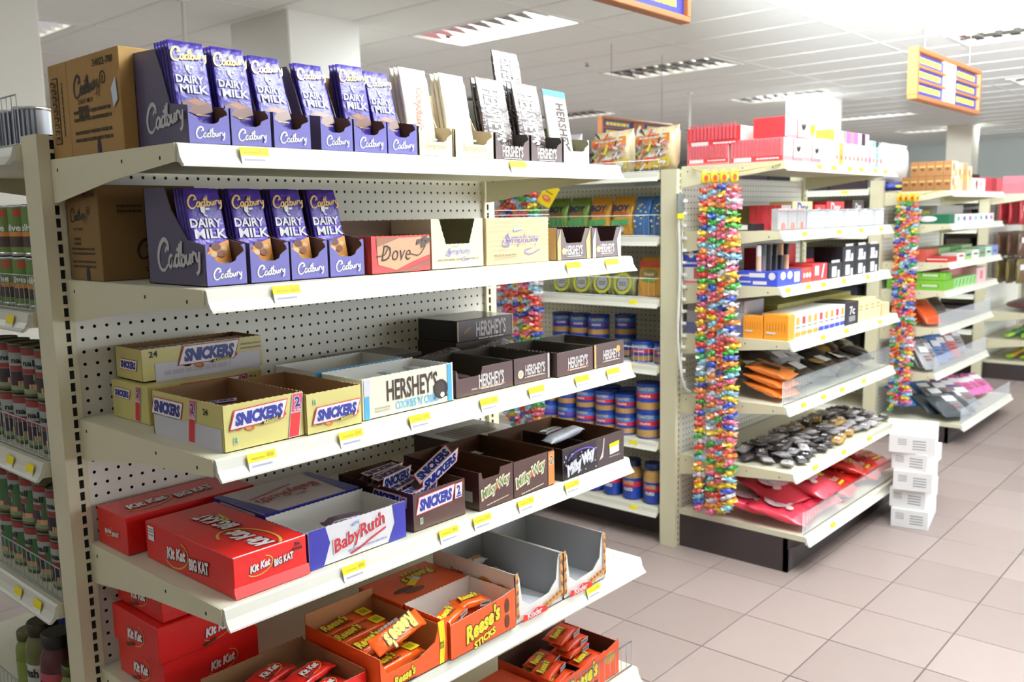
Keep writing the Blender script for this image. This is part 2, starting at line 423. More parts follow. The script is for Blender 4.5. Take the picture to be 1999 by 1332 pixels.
# ------------------------------------------------------------------ hanging aisle signs
wood = M('a4602e', .45, 0, 0, 20, .25); blue = M('2b2f86', .5); yel = M('e9d23c', .5)
def aisle_sign(lab, x, y, z, number=None, wd=1.06, hg=.24):
    t = thing('aisle_sign', lab, 'sign', (x, y, z))
    f = MB(); d = .045; a = wd/2
    f.box(-a, a, -d/2, d/2, 0, .022, wood, c=.003); f.box(-a, a, -d/2, d/2, hg-.022, hg, wood, c=.003)
    for q in (-a, a-.022): f.box(q, q+.022, -d/2, d/2, .022, hg-.022, wood)
    f.build('frame', t)
    MB().box(-.085, .085, -d/2+.008, d/2-.008, .022, hg-.022, wood if number else M('f0e4c8', .5)).build('number_panel', t)
    bars = MB()
    for sx in (-1, 1):
        for k in (1, 2):
            z1 = .022+(hg-.044)*k/3
            bars.box(min(sx*.085, sx*(a-.022)), max(sx*.085, sx*(a-.022)), -d/2+.004, d/2-.004, z1-.006, z1+.006, wood)
    bars.build('divider', t)
    for sx in (-1, 1):
        for k in range(3):
            z0 = .022+(hg-.044)*k/3+.006; z1 = .022+(hg-.044)*(k+1)/3-.006; x0, x1 = sorted((sx*.086, sx*(a-.023)))
            p = MB().box(x0, x1, -.006, .006, z0, z1, blue).build('name_panel', t)
            pr = Print().lines(-(x1-x0)*.38, (x1-x0)*.38, [-.012], .026, yel)
            decal(p, pr.mesh(), 'F', ((x0+x1)/2, -.0065, (z0+z1)/2), 1)
    if number: decal(t, Print().text(number, 0, 0, .1, .16, WHITE, .02).mesh(), 'F', (0, -d/2+.0075, hg/2), 1, 'number')
    for sx in (-.7, .7): MB().tube([(sx*a, 0, hg), (sx*a, 0, CEIL-z)], .0025, M('777777', .5), 5).build('wire', t)
    return t
aisle_sign('wooden aisle sign board with blue panel hanging at the top edge', 1.67, -.1, 2.1, None, 1.06, .26)
aisle_sign('wooden framed aisle sign with six name panels hanging near the white column', 4.19, -.43, 1.925, None, 1.06, .235)
aisle_sign('wooden aisle sign with a white number 6 behind the candy bags', 5.81, 2.5, 1.98, '6', 1.09, .235)
# ================================================================== shelving
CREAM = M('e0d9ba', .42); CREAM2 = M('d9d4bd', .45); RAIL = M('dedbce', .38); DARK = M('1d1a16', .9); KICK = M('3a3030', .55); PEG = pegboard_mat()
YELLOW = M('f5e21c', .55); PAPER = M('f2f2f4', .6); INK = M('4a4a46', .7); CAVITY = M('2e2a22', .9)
tagm = MB().box(-.028, .028, -.0012, 0, .0, .0145, YELLOW).box(-.028, .028, -.0012, 0, -.017, -.0003, PAPER)
tagm.box(-.02, .006, -.0016, -.0012, .004, .007, M('b8a51a', .6)).box(.01, .024, -.0016, -.0012, .004, .011, M('b8a51a', .6)).box(-.022, .018, -.0016, -.0012, -.009, -.006, M('9a98a8', .6))
TAG = tagm.mesh('price_tag'); TAG_S = MB().box(-.02, .02, -.001, 0, -.008, .010, YELLOW).box(-.02, .02, -.001, 0, -.022, -.0083, PAPER).mesh('price_tag')
RAILP = [(0, 0), (-.005, -.003), (-.0065, -.009), (-.009, -.02), (-.016, -.031), (-.0205, -.0345), (-.021, -.038), (-.015, -.0385), (-.006, -.031), (0, -.031)]
def upright(t, left, H, W, ox=0.):
    mb = MB()
    def bx(a, b, *k):
        a += ox; b += ox
        if left: mb.box(a, b, *k)
        else: mb.box(W-b, W-a, *k)
    bx(-.037, .006, .004, .075, 0, H, CREAM)
    bx(-.037, -.0135, 0, .004, 0, H, CREAM); bx(-.004, .006, 0, .004, 0, H, CREAM)
    bx(-.0135, -.004, .0031, .0039, 0, H, DARK)  # dark strip stands in for the shade inside the slots
    z = .01
    while z < H-.01: bx(-.0135, -.004, .0002, .003, z, z+.0075, CREAM); z += .0254
    return mb.build('upright', t)
def shelf(t, W, z, D, tags=(), base=False, small=False, brk=.072, x0=-.0, fence=0, acrylic=0, holes=False):
    mb = MB().box(x0, W, -D, -.001, -.022, 0, CREAM2, fm={'D': CREAM})
    sh = mb.build('base_shelf' if base else 'shelf', t, (0, 0, z))
    MB().prism([(-D+p[0], p[1]) for p in RAILP], x0+.001, W-.001, RAIL).build('price_rail', sh)
    if not base:
        br = [(-.002, -.0005), (-.002, -brk-.012), (-.02, -brk-.012), (-.25, -brk*.72), (-D*.86, -.036), (-D, -.03), (-D, -.0005)]
        bm = MB().prism(br, x0-.0025, x0-.0003, CREAM)
        for y, q in ((-.03, -.022), (-D*.62, -.02), (-D*.9, -.022)): bm.box(x0-.003, x0-.0024, y-.002, y+.002, q-.003, q+.003, DARK)
        me = bm.mesh('bracket'); put('bracket', me, sh)
        put('bracket', me, sh, (W-x0+.003, 0, 0))
    for x in tags: put('price_tag', TAG_S if small else TAG, sh, (x, -D-.0125, -.017), (R(-14), 0, 0))
    if holes:
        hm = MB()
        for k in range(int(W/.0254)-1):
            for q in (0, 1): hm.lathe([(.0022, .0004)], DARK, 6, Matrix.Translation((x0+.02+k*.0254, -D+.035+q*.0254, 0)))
        hm.build('perforations', sh)  # holes drawn as dark discs, their shade put into the colour
    if fence: wire_fence(sh, W, D, fence, x0, .0145 if fence == .095 else .0254, .0013 if fence == .095 else .0009)
    if acrylic: MB().box(x0+.01, W-.01, -D+.004, -D+.007, .0005, acrylic, glassy('e8eef8', .3)).build('clear_front_guard', sh)
    return sh
WIRE = M('a8abad', .3, .9)
def wire_fence(sh, W, D, h, x0=0, step=.0254, r=.0009):
    mb = MB(); y = -D+.012
    for z in (.004, h): mb.tube([(x0+.006, y, z), (W-.006, y, z)], .0018, WIRE, 5)
    n = int((W-x0-.012)/step)
    for k in range(n+1):
        x = x0+.006+k*(W-x0-.012)/n; mb.tube([(x, y, .003), (x, y, h)], r, WIRE, 4)
    return mb.build('wire_fence', sh)
def gondola(name, label, x, y, W, shelves, base, H, rz=0, peg=True, small=True, kick_in=.07, inset=0.):
    t = thing(name, label, 'shelf unit', (x, y, 0), rz)
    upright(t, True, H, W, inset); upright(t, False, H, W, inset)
    bx, bz = .0109, .0049
    p = MB().add([(.0-bx, 0, .1-bz), (W-bx, 0, .1-bz), (W-bx, 0, H-.03-bz), (0-bx, 0, H-.03-bz)], [(0, 1, 2, 3)], PEG)
    p.build('pegboard', t, (bx, .012, bz))
    MB().box(.0062, W-.0062, .034, .05, .1, H-.03, CAVITY).build('gap_shade_sheet', t)  # dark sheet stands for the shade in the hollow behind the peg holes
    for s in shelves: shelf(t, W, **{**dict(small=small), **s})
    shelf(t, W, base=True, small=small, **base)
    D = base['D']; k = MB()
    k.box(.001, W-.001, -D+kick_in, -D+kick_in+.02, .0, base['z']-.0225, KICK); k.box(.001, .012, -D+kick_in, -.001, 0.0, base['z']-.0225, KICK); k.box(W-.012, W-.001, -D+kick_in, -.001, 0.0, base['z']-.0225, KICK)
    k.prism([(-D+kick_in, base['z']-.0225), (-D+kick_in, base['z']-.065), (-D+.03, base['z']-.045), (-D+.006, base['z']-.0225)], .001, .004, KICK)
    k.build('kick_plate', t)
    return t
ZA = [1.5467, 1.3107, 1.0271, .7634, .4881, .1661]; WA = 1.226
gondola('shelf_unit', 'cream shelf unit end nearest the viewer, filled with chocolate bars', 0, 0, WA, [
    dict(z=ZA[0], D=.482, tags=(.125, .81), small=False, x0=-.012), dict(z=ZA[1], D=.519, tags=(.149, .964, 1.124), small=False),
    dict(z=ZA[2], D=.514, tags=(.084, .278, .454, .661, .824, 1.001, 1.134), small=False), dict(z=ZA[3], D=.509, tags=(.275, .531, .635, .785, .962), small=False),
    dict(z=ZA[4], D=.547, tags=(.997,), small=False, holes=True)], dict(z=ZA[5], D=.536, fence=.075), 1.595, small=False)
# its long left side (tins), seen edge-on at the left of the photo
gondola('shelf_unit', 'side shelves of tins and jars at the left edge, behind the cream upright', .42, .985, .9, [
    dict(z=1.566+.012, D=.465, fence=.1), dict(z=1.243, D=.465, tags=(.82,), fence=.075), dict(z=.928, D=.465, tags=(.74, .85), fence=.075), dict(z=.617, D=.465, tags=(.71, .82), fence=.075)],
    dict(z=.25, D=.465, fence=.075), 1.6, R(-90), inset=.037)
XB, YB, WB = 2.49, .085, 1.2
ZB = [1.61, 1.346, 1.132, .924, .668, .406, .163]
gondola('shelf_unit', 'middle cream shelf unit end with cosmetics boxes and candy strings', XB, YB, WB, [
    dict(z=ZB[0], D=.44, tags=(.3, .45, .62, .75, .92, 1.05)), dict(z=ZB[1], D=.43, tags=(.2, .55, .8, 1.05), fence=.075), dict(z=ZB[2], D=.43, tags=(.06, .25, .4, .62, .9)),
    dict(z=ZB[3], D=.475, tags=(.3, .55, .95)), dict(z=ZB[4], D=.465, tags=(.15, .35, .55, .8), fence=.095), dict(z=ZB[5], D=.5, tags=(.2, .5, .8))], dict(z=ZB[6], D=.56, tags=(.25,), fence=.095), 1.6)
ZBS = [1.592, 1.326, 1.065, .781, .449, .155]
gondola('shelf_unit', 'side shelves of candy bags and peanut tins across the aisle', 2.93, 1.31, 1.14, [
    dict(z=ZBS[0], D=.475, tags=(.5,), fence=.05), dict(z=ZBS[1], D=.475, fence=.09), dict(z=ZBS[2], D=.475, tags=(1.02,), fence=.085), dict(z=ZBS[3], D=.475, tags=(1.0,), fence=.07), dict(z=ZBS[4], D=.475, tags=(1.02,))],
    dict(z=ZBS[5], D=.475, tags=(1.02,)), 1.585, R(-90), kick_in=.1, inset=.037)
XC, YC = 4.97, .13
ZC = [1.527, 1.33, 1.1, .93, .70, .42, .125]
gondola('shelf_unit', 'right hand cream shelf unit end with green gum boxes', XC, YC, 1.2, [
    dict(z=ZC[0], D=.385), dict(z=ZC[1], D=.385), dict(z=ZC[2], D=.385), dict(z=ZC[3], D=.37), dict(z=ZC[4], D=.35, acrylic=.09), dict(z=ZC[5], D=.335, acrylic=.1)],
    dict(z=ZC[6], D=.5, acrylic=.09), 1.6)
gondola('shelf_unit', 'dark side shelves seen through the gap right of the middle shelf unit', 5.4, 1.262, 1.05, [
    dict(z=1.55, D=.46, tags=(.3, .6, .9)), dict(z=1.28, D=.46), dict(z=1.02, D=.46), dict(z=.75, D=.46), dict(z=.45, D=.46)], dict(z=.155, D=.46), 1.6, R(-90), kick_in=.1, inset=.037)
XD, YD = 7.45, .13
gondola('shelf_unit', 'cream shelf unit at the right edge with hanging candy bags', XD, YD, 1.2, [
    dict(z=1.53, D=.42), dict(z=.56, D=.42), dict(z=.335, D=.45)], dict(z=.155, D=.5), 1.6)
gondola('shelf_unit', 'dark side shelves seen through the gap left of the hanging candy bags', 7.86, 1.262, 1.05, [
    dict(z=1.5, D=.44), dict(z=1.25, D=.44), dict(z=1.0, D=.44), dict(z=.7, D=.44), dict(z=.4, D=.44)], dict(z=.155, D=.44), 1.6, R(-90), kick_in=.1, inset=.037)
# ================================================================== goods: builders
def loft(mb, st, m, axis='z', n=12, p=.6, jig=0., smooth=True):
    v = []; f = []
    for t, a, b in st:
        for k in range(n):
            th = 2*math.pi*(k+.5)/n; c, s = math.cos(th), math.sin(th)
            u = a*math.copysign(abs(c)**p, c); w = b*math.copysign(abs(s)**p, s)
            if jig: u += random.uniform(-jig, jig)*.6; w += random.uniform(-jig, jig)
            v.append({'z': (u, w, t), 'x': (t, u, w), 'y': (u, t, w)}[axis])
    L = len(st)
    for i in range(L-1):
        for k in range(n): f.append((i*n+k, i*n+(k+1) % n, (i+1)*n+(k+1) % n, (i+1)*n+k))
    f += [tuple(range(n-1, -1, -1)), tuple(range((L-1)*n, L*n))]
    mb.add(v, f, m, None, smooth); return mb
def zig(a, b, step=.006, amp=.0012):
    L = math.dist(a, b); n = max(2, int(L/step)); nx, ny = -(b[1]-a[1])/L, (b[0]-a[0])/L
    return [(a[0]+(b[0]-a[0])*i/n+nx*amp*(i % 2), a[1]+(b[1]-a[1])*i/n+ny*amp*(i % 2)) for i in range(n+1)]
def carton(name, label, cat, x0, w, yf, d, z, h, m, fm=None, rz=0., group=None, c=.0015, body='body'):
    t = thing(name, label, cat, (x0+w/2, yf+d/2, z+.0004), rz, group)
    MB().box(-w/2, w/2, -d/2, d/2, 0, h, m, c=c, fm=fm).build(body, t); return t
def panel(outline, axis, at, th, outer, inner, out_sign):
    a, b = (at, at+out_sign*th*.5), (at-out_sign*th*.5, at)
    return MB().prism(outline, min(a), max(a), outer, axis).prism(outline, min(b), max(b), inner, axis)
def tray(name, label, x0, w, yf, d, z, hf, hs, hb, out, inn, front=None, rz=0., front_mat=None, side=None, group=None, z_edge=True):
    """open cardboard tray; front: outline of the front panel in (x,z) from its left bottom corner"""
    t = thing(name, label, 'tray', (x0+w/2, yf+d/2, z+.0004), rz, group); th = .002
    MB().box(-w/2, w/2, -d/2, d/2, 0, .0015, inn).build('tray_floor', t)
    fo = front(w, hf) if front else [(0, 0), (w, 0)]+(zig((w, hf), (0, hf)) if z_edge else [(w, hf), (0, hf)])
    fp = panel([(x-w/2, q) for x, q in fo], 'y', -d/2+th/2, th, front_mat or out, inn, -1).build('front_panel', t)
    panel([(-w/2, 0), (w/2, 0)]+(zig((w/2, hb), (-w/2, hb)) if z_edge else [(w/2, hb), (-w/2, hb)]), 'y', d/2-th/2, th, out, inn, 1).build('back_panel', t)
    so = side or ([(-d/2, 0), (d/2, 0), (d/2, hb)]+(zig((d/2-.001, hs), (-d/2+.001, hs)) if z_edge else [(d/2-.001, hs), (-d/2+.001, hs)]))
    lp = panel(so, 'x', -w/2+th/2, th, out, inn, -1).build('side_panel', t); panel(so, 'x', w/2-th/2, th, out, inn, 1).build('side_panel', t)
    t['_f'] = -d/2-.0004
    return t, fp, lp
def ucut(w, h, a=.18, b=.8, lo=.55):
    def f(w_, h_):
        xa, xb = w_*a, w_*b; r = min(.012, h_*.2); o = [(0, 0), (w_, 0), (w_, h_*.96), (w_*.99, h_), (xb+r, h_)]
        o += [(xb+r*math.cos(q), h_-r+r*math.sin(q)) for q in (R(60), R(30), 0)]
        o += [(xb-.002-r*(1-math.cos(q)), h_*lo+r-r*math.sin(q)) for q in (R(10), R(45), R(90))]
        o += [(xa+.002+r*(1-math.cos(q)), h_*lo+r-r*math.sin(q)) for q in (R(90), R(45), R(10))]
        o += [(xa-r*math.cos(q), h_-r+r*math.sin(q)) for q in (0, R(30), R(60))]
        o += [(xa-r, h_), (w_*.01, h_), (0, h_*.96)]
        return o
    return f
def notch(a=.2, b=.8, lo=.5, sl=.12):
    return lambda w, h: [(0, 0), (w, 0), (w, h), (w*b, h)]+zig((w*b, h), (w*(b-sl), h*lo), .006, .001)+zig((w*(b-sl), h*lo), (w*(a+sl), h*lo), .006, .001)+zig((w*(a+sl), h*lo), (w*a, h), .006, .001)+[(0, h)]
def slab_mesh(w, h, t, m, jig=.0006):
    a, b = w/2, t/2
    return loft(MB(), [(0, a*.97, .0012), (.009, a*.97, .0014), (.016, a*.985, b*.9), (h*.3, a, b), (h*.6, a, b), (h-.02, a*.985, b*.9), (h-.012, a*.97, .0014), (h, a*.975, .0012)], m, 'z', 14, .35, jig).mesh('wrapper')
def bar_mesh(L, d, h, m, jig=.0008, mid=None):
    a, b = d/2, h/2
    mb = loft(MB(), [(-L/2, a*.95, .0012), (-L/2+.01, a*.9, .0014), (-L/2+.018, a*.86, b*.85), (-L*.2, a*.9, b), (L*.2, a*.9, b), (L/2-.018, a*.86, b*.85), (L/2-.01, a*.9, .0014), (L/2, a*.95, .0012)], m, 'x', 12, .5, jig)
    return mb.mesh('wrapper')
def pouch_mesh(w, h, t, m, jig=.003, crimp=.012):
    a, b = w/2, t/2
    return loft(MB(), [(0, a*.96, .0015), (crimp, a*.95, .002), (h*.16, a*.97, b*.7), (h*.32, a*.95, b*.98), (h*.5, a*.93, b), (h*.68, a*.94, b*.9), (h*.85, a*.97, b*.55), (h-crimp, a*.96, .002), (h, a*.98, .0015)], m, 'z', 16, .62, jig).mesh('pouch')
def spot(label, name, cat, me, loc, rot=(0, 0, 0), group=None, part='wrapper'):
    t = thing(name, label, cat, loc, rot, group); put(part, me, t); return t
# ------------------------------------------------------------------ logos, all drawn here as flat print
GOLD = M('c9a562', .35, .3); LW = M('f4f2f4', .5); SILV = M('c6c4cc', .4); BLACKP = M('231c1a', .5)
def script_mark(m, w=.26):
    S = [[(1.25, 1.25), (1.45, 1.62), (1.75, 1.45), (1.62, 2.05), (1.05, 2.3), (.38, 1.8), (.05, .95), (.3, .08), (.95, -.15), (1.65, .3)],
         [(2.5, .8), (2.1, .92), (1.75, .5), (1.88, .05), (2.2, .12), (2.5, .8), (2.45, .15), (2.72, .06)],
         [(3.42, .78), (3.0, .85), (2.75, .4), (2.92, .02), (3.25, .18), (3.48, .95), (3.62, 1.75)], [(3.55, 1.5), (3.4, .5), (3.52, .03), (3.75, .12)], [(3.15, 1.35), (3.55, 1.22), (3.95, 1.4)],
         [(3.98, 1.9), (3.88, 1.0), (3.88, .1), (4.2, .0), (4.45, .4), (4.2, .75), (3.92, .55)],
         [(4.68, .8), (4.66, .2), (4.95, .05), (5.25, .72)], [(5.25, .8), (5.25, .12), (5.42, .1)],
         [(5.58, .8), (5.62, .05)], [(5.62, .5), (5.82, .82), (6.05, .7)], [(6.2, .8), (6.3, .22), (6.58, .22), (6.76, .8)], [(6.76, .8), (6.6, -.55), (6.2, -.85)]]
    P = Print()
    for k, s in enumerate(S):
        P.stroke([((x-3.35)/6.8, ((y-.6)+.1*x-.3)/6.8) for x, y in s], w/6.8*(1.5 if k == 0 else 1.1), m, 5, k == 0)
    return P.mesh()
CAD = {k: script_mark(m) for k, m in dict(gold=GOLD, white=LW, silver=M('cac6c8', .5), black=M('3a3026', .7)).items()}
def glass_mark(P, x, y, s):
    P.poly([(x-s, y-s*.6), (x-.15*s, y-s*.7), (x, y+s*.6), (x-1.1*s, y+s*.7)], LW); P.poly([(x+.05*s, y-s*.2), (x+.9*s, y-s*.1), (x+1.0*s, y+s*.35), (x+.05*s, y+s*.3)], LW); P.stroke([(x-.6*s, y-.6*s), (x-.3*s, y-1.2*s), (x+.2*s, y-1.4*s)], .25*s, LW)
CHOC = M('5a2f22', .4); CHOC2 = M('7a4632', .4); NUT = M('d8b98a', .5); ORANGE_B = M('d08a3c', .45)
def dairy(kind):
    P = Print(); glass_mark(P, 0, .2, .13)
    P.text('DAIRY', -.05, -.16, .9, .24, LW, .03).text('MILK', .04, -.45, .92, .25, LW, .025)
    if kind == 'plain': P.poly([(-.45, -1.08), (-.4, -.85), (.02, -.7), (.5, -.86), (.55, -1.1), (.05, -1.25)], CHOC).poly([(-.3, -.82), (.02, -.74), (.4, -.86), (.05, -.95)], CHOC2).text('chocolate', .2, -1.22, .45, .06, GOLD)
    else:
        P.poly([(-.5, -.74), (-.1, -.82), (.5, -.62), (.5, -1.5), (-.5, -1.5)], ORANGE_B)
        for x, y, r, m in ((-.2, -.86, .12, CHOC), (.1, -.8, .14, CHOC), (.33, -.85, .09, NUT), (-.32, -.98, .09, NUT), (.0, -1.0, .1, NUT), (.22, -1.0, .12, CHOC2), (-.1, -1.12, .08, CHOC)): P.oval(x, y, r, r*.8, m, 10)
        P.lines(-.05, .4, [-1.25, -1.35], .03, M('f0d8a0', .5))
    return P.mesh()
DAIRY = dairy('plain'); DAIRY_N = dairy('nut')
RED = M('c8242c', .4); BLUE_D = M('2b2f8a', .4); ALM = M('b06a2e', .5); ALM2 = M('cf9250', .5)
def snick(almond=True, two=False, dark=False):
    P = Print(); a = .09
    def par(x0, x1, y0, y1, s, m): P.poly([(x0-s, y0), (x1-s, y0), (x1+s, y1), (x0+s, y1)], m)
    if almond:
        for x, y in ((-.43, -.12), (-.2, -.17), (.43, -.06)): P.oval(x, y, .1, .05, ALM, 12, -.3).oval(x-.02, y+.01, .06, .03, ALM2, 10, -.3)
    par(-.52, .52, -.145, .175, .055, RED); par(-.5, .5, -.13, .16, .055, LW)
    P.text('SNICKERS', 0, .012, .93, .22, BLUE_D, .07, .22)
    if almond: P.poly([(.02, -.17), (.4, -.12), (.41, -.07), (.03, -.12)], BLACKP).text('Almond', .2, -.125, .3, .07, M('f0dc80', .5), .02, .2, .12)
    if two: P.poly([(.52, -.13), (.74, -.13), (.78, .16), (.56, .16)], RED).poly([(.53, -.12), (.73, -.12), (.765, .15), (.57, .15)], LW).text('2', .65, .03, .1, .18, BLUE_D, .04).lines(.57, .72, [-.1], .03, BLUE_D)
    return P.mesh()
SNA = snick(); SND = snick(False, True); SNB = snick(False)
def togo():
    P = Print(); P.poly([(-.2, -1), (.2, -1), (.42, .35), (.02, .35)], M('d8d4e0', .5)).poly([(-.17, -.98), (.18, -.98), (.29, -.25), (-.06, -.25)], M('dd2f30', .4)).poly([(-.03, -.2), (.29, -.2), (.39, .34), (.05, .34)], M('d8486a', .4))
    P.text('2', .19, .1, .24, .36, LW, .09).text('2', .19, .1, .2, .32, M('2f2a78', .4), .04).text('to Go', .16, -.14, .26, .09, LW, .03); return P.mesh()
def centred(me, dy, k):
    for v in me.vertices: v.co.x *= k; v.co.y = (v.co.y+dy)*k
    return me
TOGO = centred(togo(), .325, 1/1.35)
def green_mark():
    P = Print(); P.rect(-.3, .3, -.5, .5, LW).oval(0, .2, .24, .26, M('5aa53a', .5), 10).rect(-.2, .2, -.18, -.06, BLACKP).rect(-.24, .24, -.42, -.26, M('8aa06a', .5)); return P.mesh()
GREENM = green_mark()
def block(s, m, under=True, bold=.03, tall=.3, m2=None):
    P = Print().text(s, 0, 0, 1, tall, m, bold)
    if under: P.lines(-.42, .42, [-tall*.5-.06], .03, m2 or m)
    return P.mesh()
HER_W = block("HERSHEY'S", M('cfc8c8', .5), tall=.36); HER_B = block("HERSHEY'S", M('3a2620', .5), False, .02, .42)
COOK = Print().text("COOKIES 'N' CREME", 0, 0, 1, .15, M('6ab4e0', .5), .02).mesh()
OREO = Print().oval(0, 0, .5, .5, M('2a2220', .6), 14, .3).oval(-.05, .05, .34, .34, M('3d322e', .6), 12).oval(.1, -.3, .16, .14, M('f0ece0', .5), 8).oval(.34, -.36, .1, .08, M('1d1715', .6), 7).mesh()
WAFER_T = M('d8a868', .5); KKG = M('e0b050', .4)
def kk(big=False, upside=False, dull=False):
    P = Print(); m = LW; x = -.25 if big else 0; w = .46 if big else .8
    P.ring(x, 0, w*.62, w*.36, .022, KKG, R(-160), R(55), 16, .2)
    P.text('Kit Kat', x, .0, w*1.04, w*.36, BLACKP, .05, .3, .12).text('Kit Kat', x, .006, w, w*.33, m, .05, .3, .12)
    if big: P.text('BIG KAT', .27, -.02, .47, .17, BLACKP, .06, .15, .1).text('BIG KAT', .27, -.015, .45, .15, m, .05, .15, .1)
    else: P.poly([(-.5, -.33), (-.1, -.22), (-.02, -.28), (-.42, -.4)], CHOC)
    return P.mesh()
KK = kk(); KKB = kk(True)
def ruth():
    P = Print(); r = M('b52a36', .4)
    P.text('BabyRuth', 0, 0, 1.04, .3, LW, .05, .2, .16).text('BabyRuth', 0, 0, 1, .27, r, .025, .2, .16).stroke([(-.2, -.24), (-.05, -.22), (.2, -.14), (.5, -.06)], .03, r).text("NESTLE", -.08, .19, .16, .05, M('4a5aa8', .5), .02, 0, .16); return P.mesh()
RUTH = ruth()
def mway(dark=False):
    P = Print(); g = M('5f7a4e', .5); c = M('efe2c4', .5)
    if not dark: P.poly([(-.5, -.2), (.46, .06), (.5, .2), (-.44, -.02)], M('c05a3a', .5))
    P.text('Milky Way', 0, 0, 1.07, .34, c if not dark else M('d8d8e8', .5), .1, .25, .18).text('Milky Way', 0, 0, 1, .26, g if not dark else M('f2f2f8', .5), .02, .25, .18)
    if not dark: P.lines(-.35, .4, [-.34], .02, c)
    return P.mesh()
MWAY = mway(); MWAY_D = mway(True)
def reese(sub=None, big=1.):
    P = Print(); y = M('e8d83a', .45); k = M('3a241c', .5)
    P.text("Reese's", 0, .03, 1.04, .4, k, .09, .32, .14).text("Reese's", 0, .03, 1, .36, y, .05, .32, .14)
    if sub: P.text(sub, .02, -.28, .64, .17, k, .09, .1, .14).text(sub, .02, -.28, .62, .15, y, .05, .1, .14)
    else: P.lines(-.1, .5, [-.24], .06, k)
    return P.mesh()
REE = reese(); REE_S = reese('STICKS')
PURP = M('3e3186', .32, 0, 0, 60, 0, None, .5); PURP_D = M('5a516e', .4); BRN_IN = M('6e5138', .7); CARD = M('b0884e', .75, 0, 0, 9, .08); CARD_D = M('8a6a3c', .8)
# ================================================================== near shelf unit: goods
NTH = ORD
Z1, Z2, Z3, Z4, Z5, Z6 = ZA
def dcl(par, me, face, x, y, z, s, name='lettering', spin=0., sy=None): return decal(par, me, face, (x, y, z), s, name, spin, sy)
def carton_print(t, w, d, h, front=False):
    b = t.children[0]; L = -w/2-.0006; K = M('4a3a22', .8)
    dcl(b, CAD['black'], 'L', L, .0+d*.12, h*.68, d*.5); P = Print().text('DAIRY MILK', 0, 0, 1, .13, K, .01).mesh()
    dcl(b, P, 'L', L, d*.15, h*.55, d*.3); dcl(b, Print().text('34022-700', 0, 0, 1, .16, K, .02).mesh(), 'L', L, -d*.22, h*.9, d*.38)
    dcl(b, Print().lines(-.5, .4, [0, .08, .22, .3], .035, K).mesh(), 'L', L, 0, h*.14, d*.8)
    dcl(b, Print().lines(-.2, .2, [0, .13], .07, K).mesh(), 'L', L, d*.2, h*.38, d*.5); dcl(b, Print().ring(0, 0, .3, .3, .08, K).poly([(-.1, .1), (.1, .1), (.02, -.2), (-.05, -.2)], K).mesh(), 'L', L, -d*.2, h*.74, d*.16)
    dcl(b, Print().oval(0, .2, .5, .9, M('2c2440', .7), 10).rect(-.5, .5, -.8, .2, M('2c2440', .7)).mesh(), 'L', L, -d*.05, .012, .014)
c = carton('carton', 'narrow brown cardboard carton with a black ladder stamp, leftmost on the top shelf', 'carton', -.006, .2, -.084, .082, Z1, .176, CARD)
K = M('4a3a22', .8); P = Print().rect(-.5, .5, -2.3, 2.3, K).rect(-.4, .4, -2.2, 2.2, CARD)
for k in range(9): P.rect(-.3, .3, -2.1+k*.47, -1.75+k*.47, K).rect(-.22, .22, -2.05+k*.47, -1.95+k*.47, CARD)
dcl(c.children[0], P.mesh(), 'L', -.1006, .012, .088, .027, 'barcode'); dcl(c.children[0], Print().lines(-1, 1, [0], .08, K).mesh(), 'L', -.1006, -.02, .09, .05, 'lettering', R(90))
c = carton('carton', 'large brown cardboard carton of chocolate standing behind the first purple tray, top shelf', 'carton', -.006, .22, -.296, .211, Z1, .176, CARD); carton_print(c, .22, .211, .176)
MB().prism([(.0, .03), (.018, .012), (.012, -.02), (-.004, -.008)], -.001, 0, M('c8d4e8', .3), 'x').build('torn_label', c, (-.1115, -.094, .095))
c = carton('carton', 'brown cardboard carton standing on the second shelf beside the purple trays', 'carton', .007, .2, -.142, .139, Z2, .182, CARD_D); carton_print(c, .2, .142, .182)
dcl(c.children[0], CAD['black'], 'F', .02, -.0716, .055, .1); dcl(c.children[0], Print().text('DAIRY MILK', 0, 0, 1, .13, K, .01).mesh(), 'F', .02, -.0716, .02, .07); dcl(c.children[0], Print().lines(-.5, .5, [0, .2], .1, K).mesh(), 'F', -.04, -.0716, .13, .05)
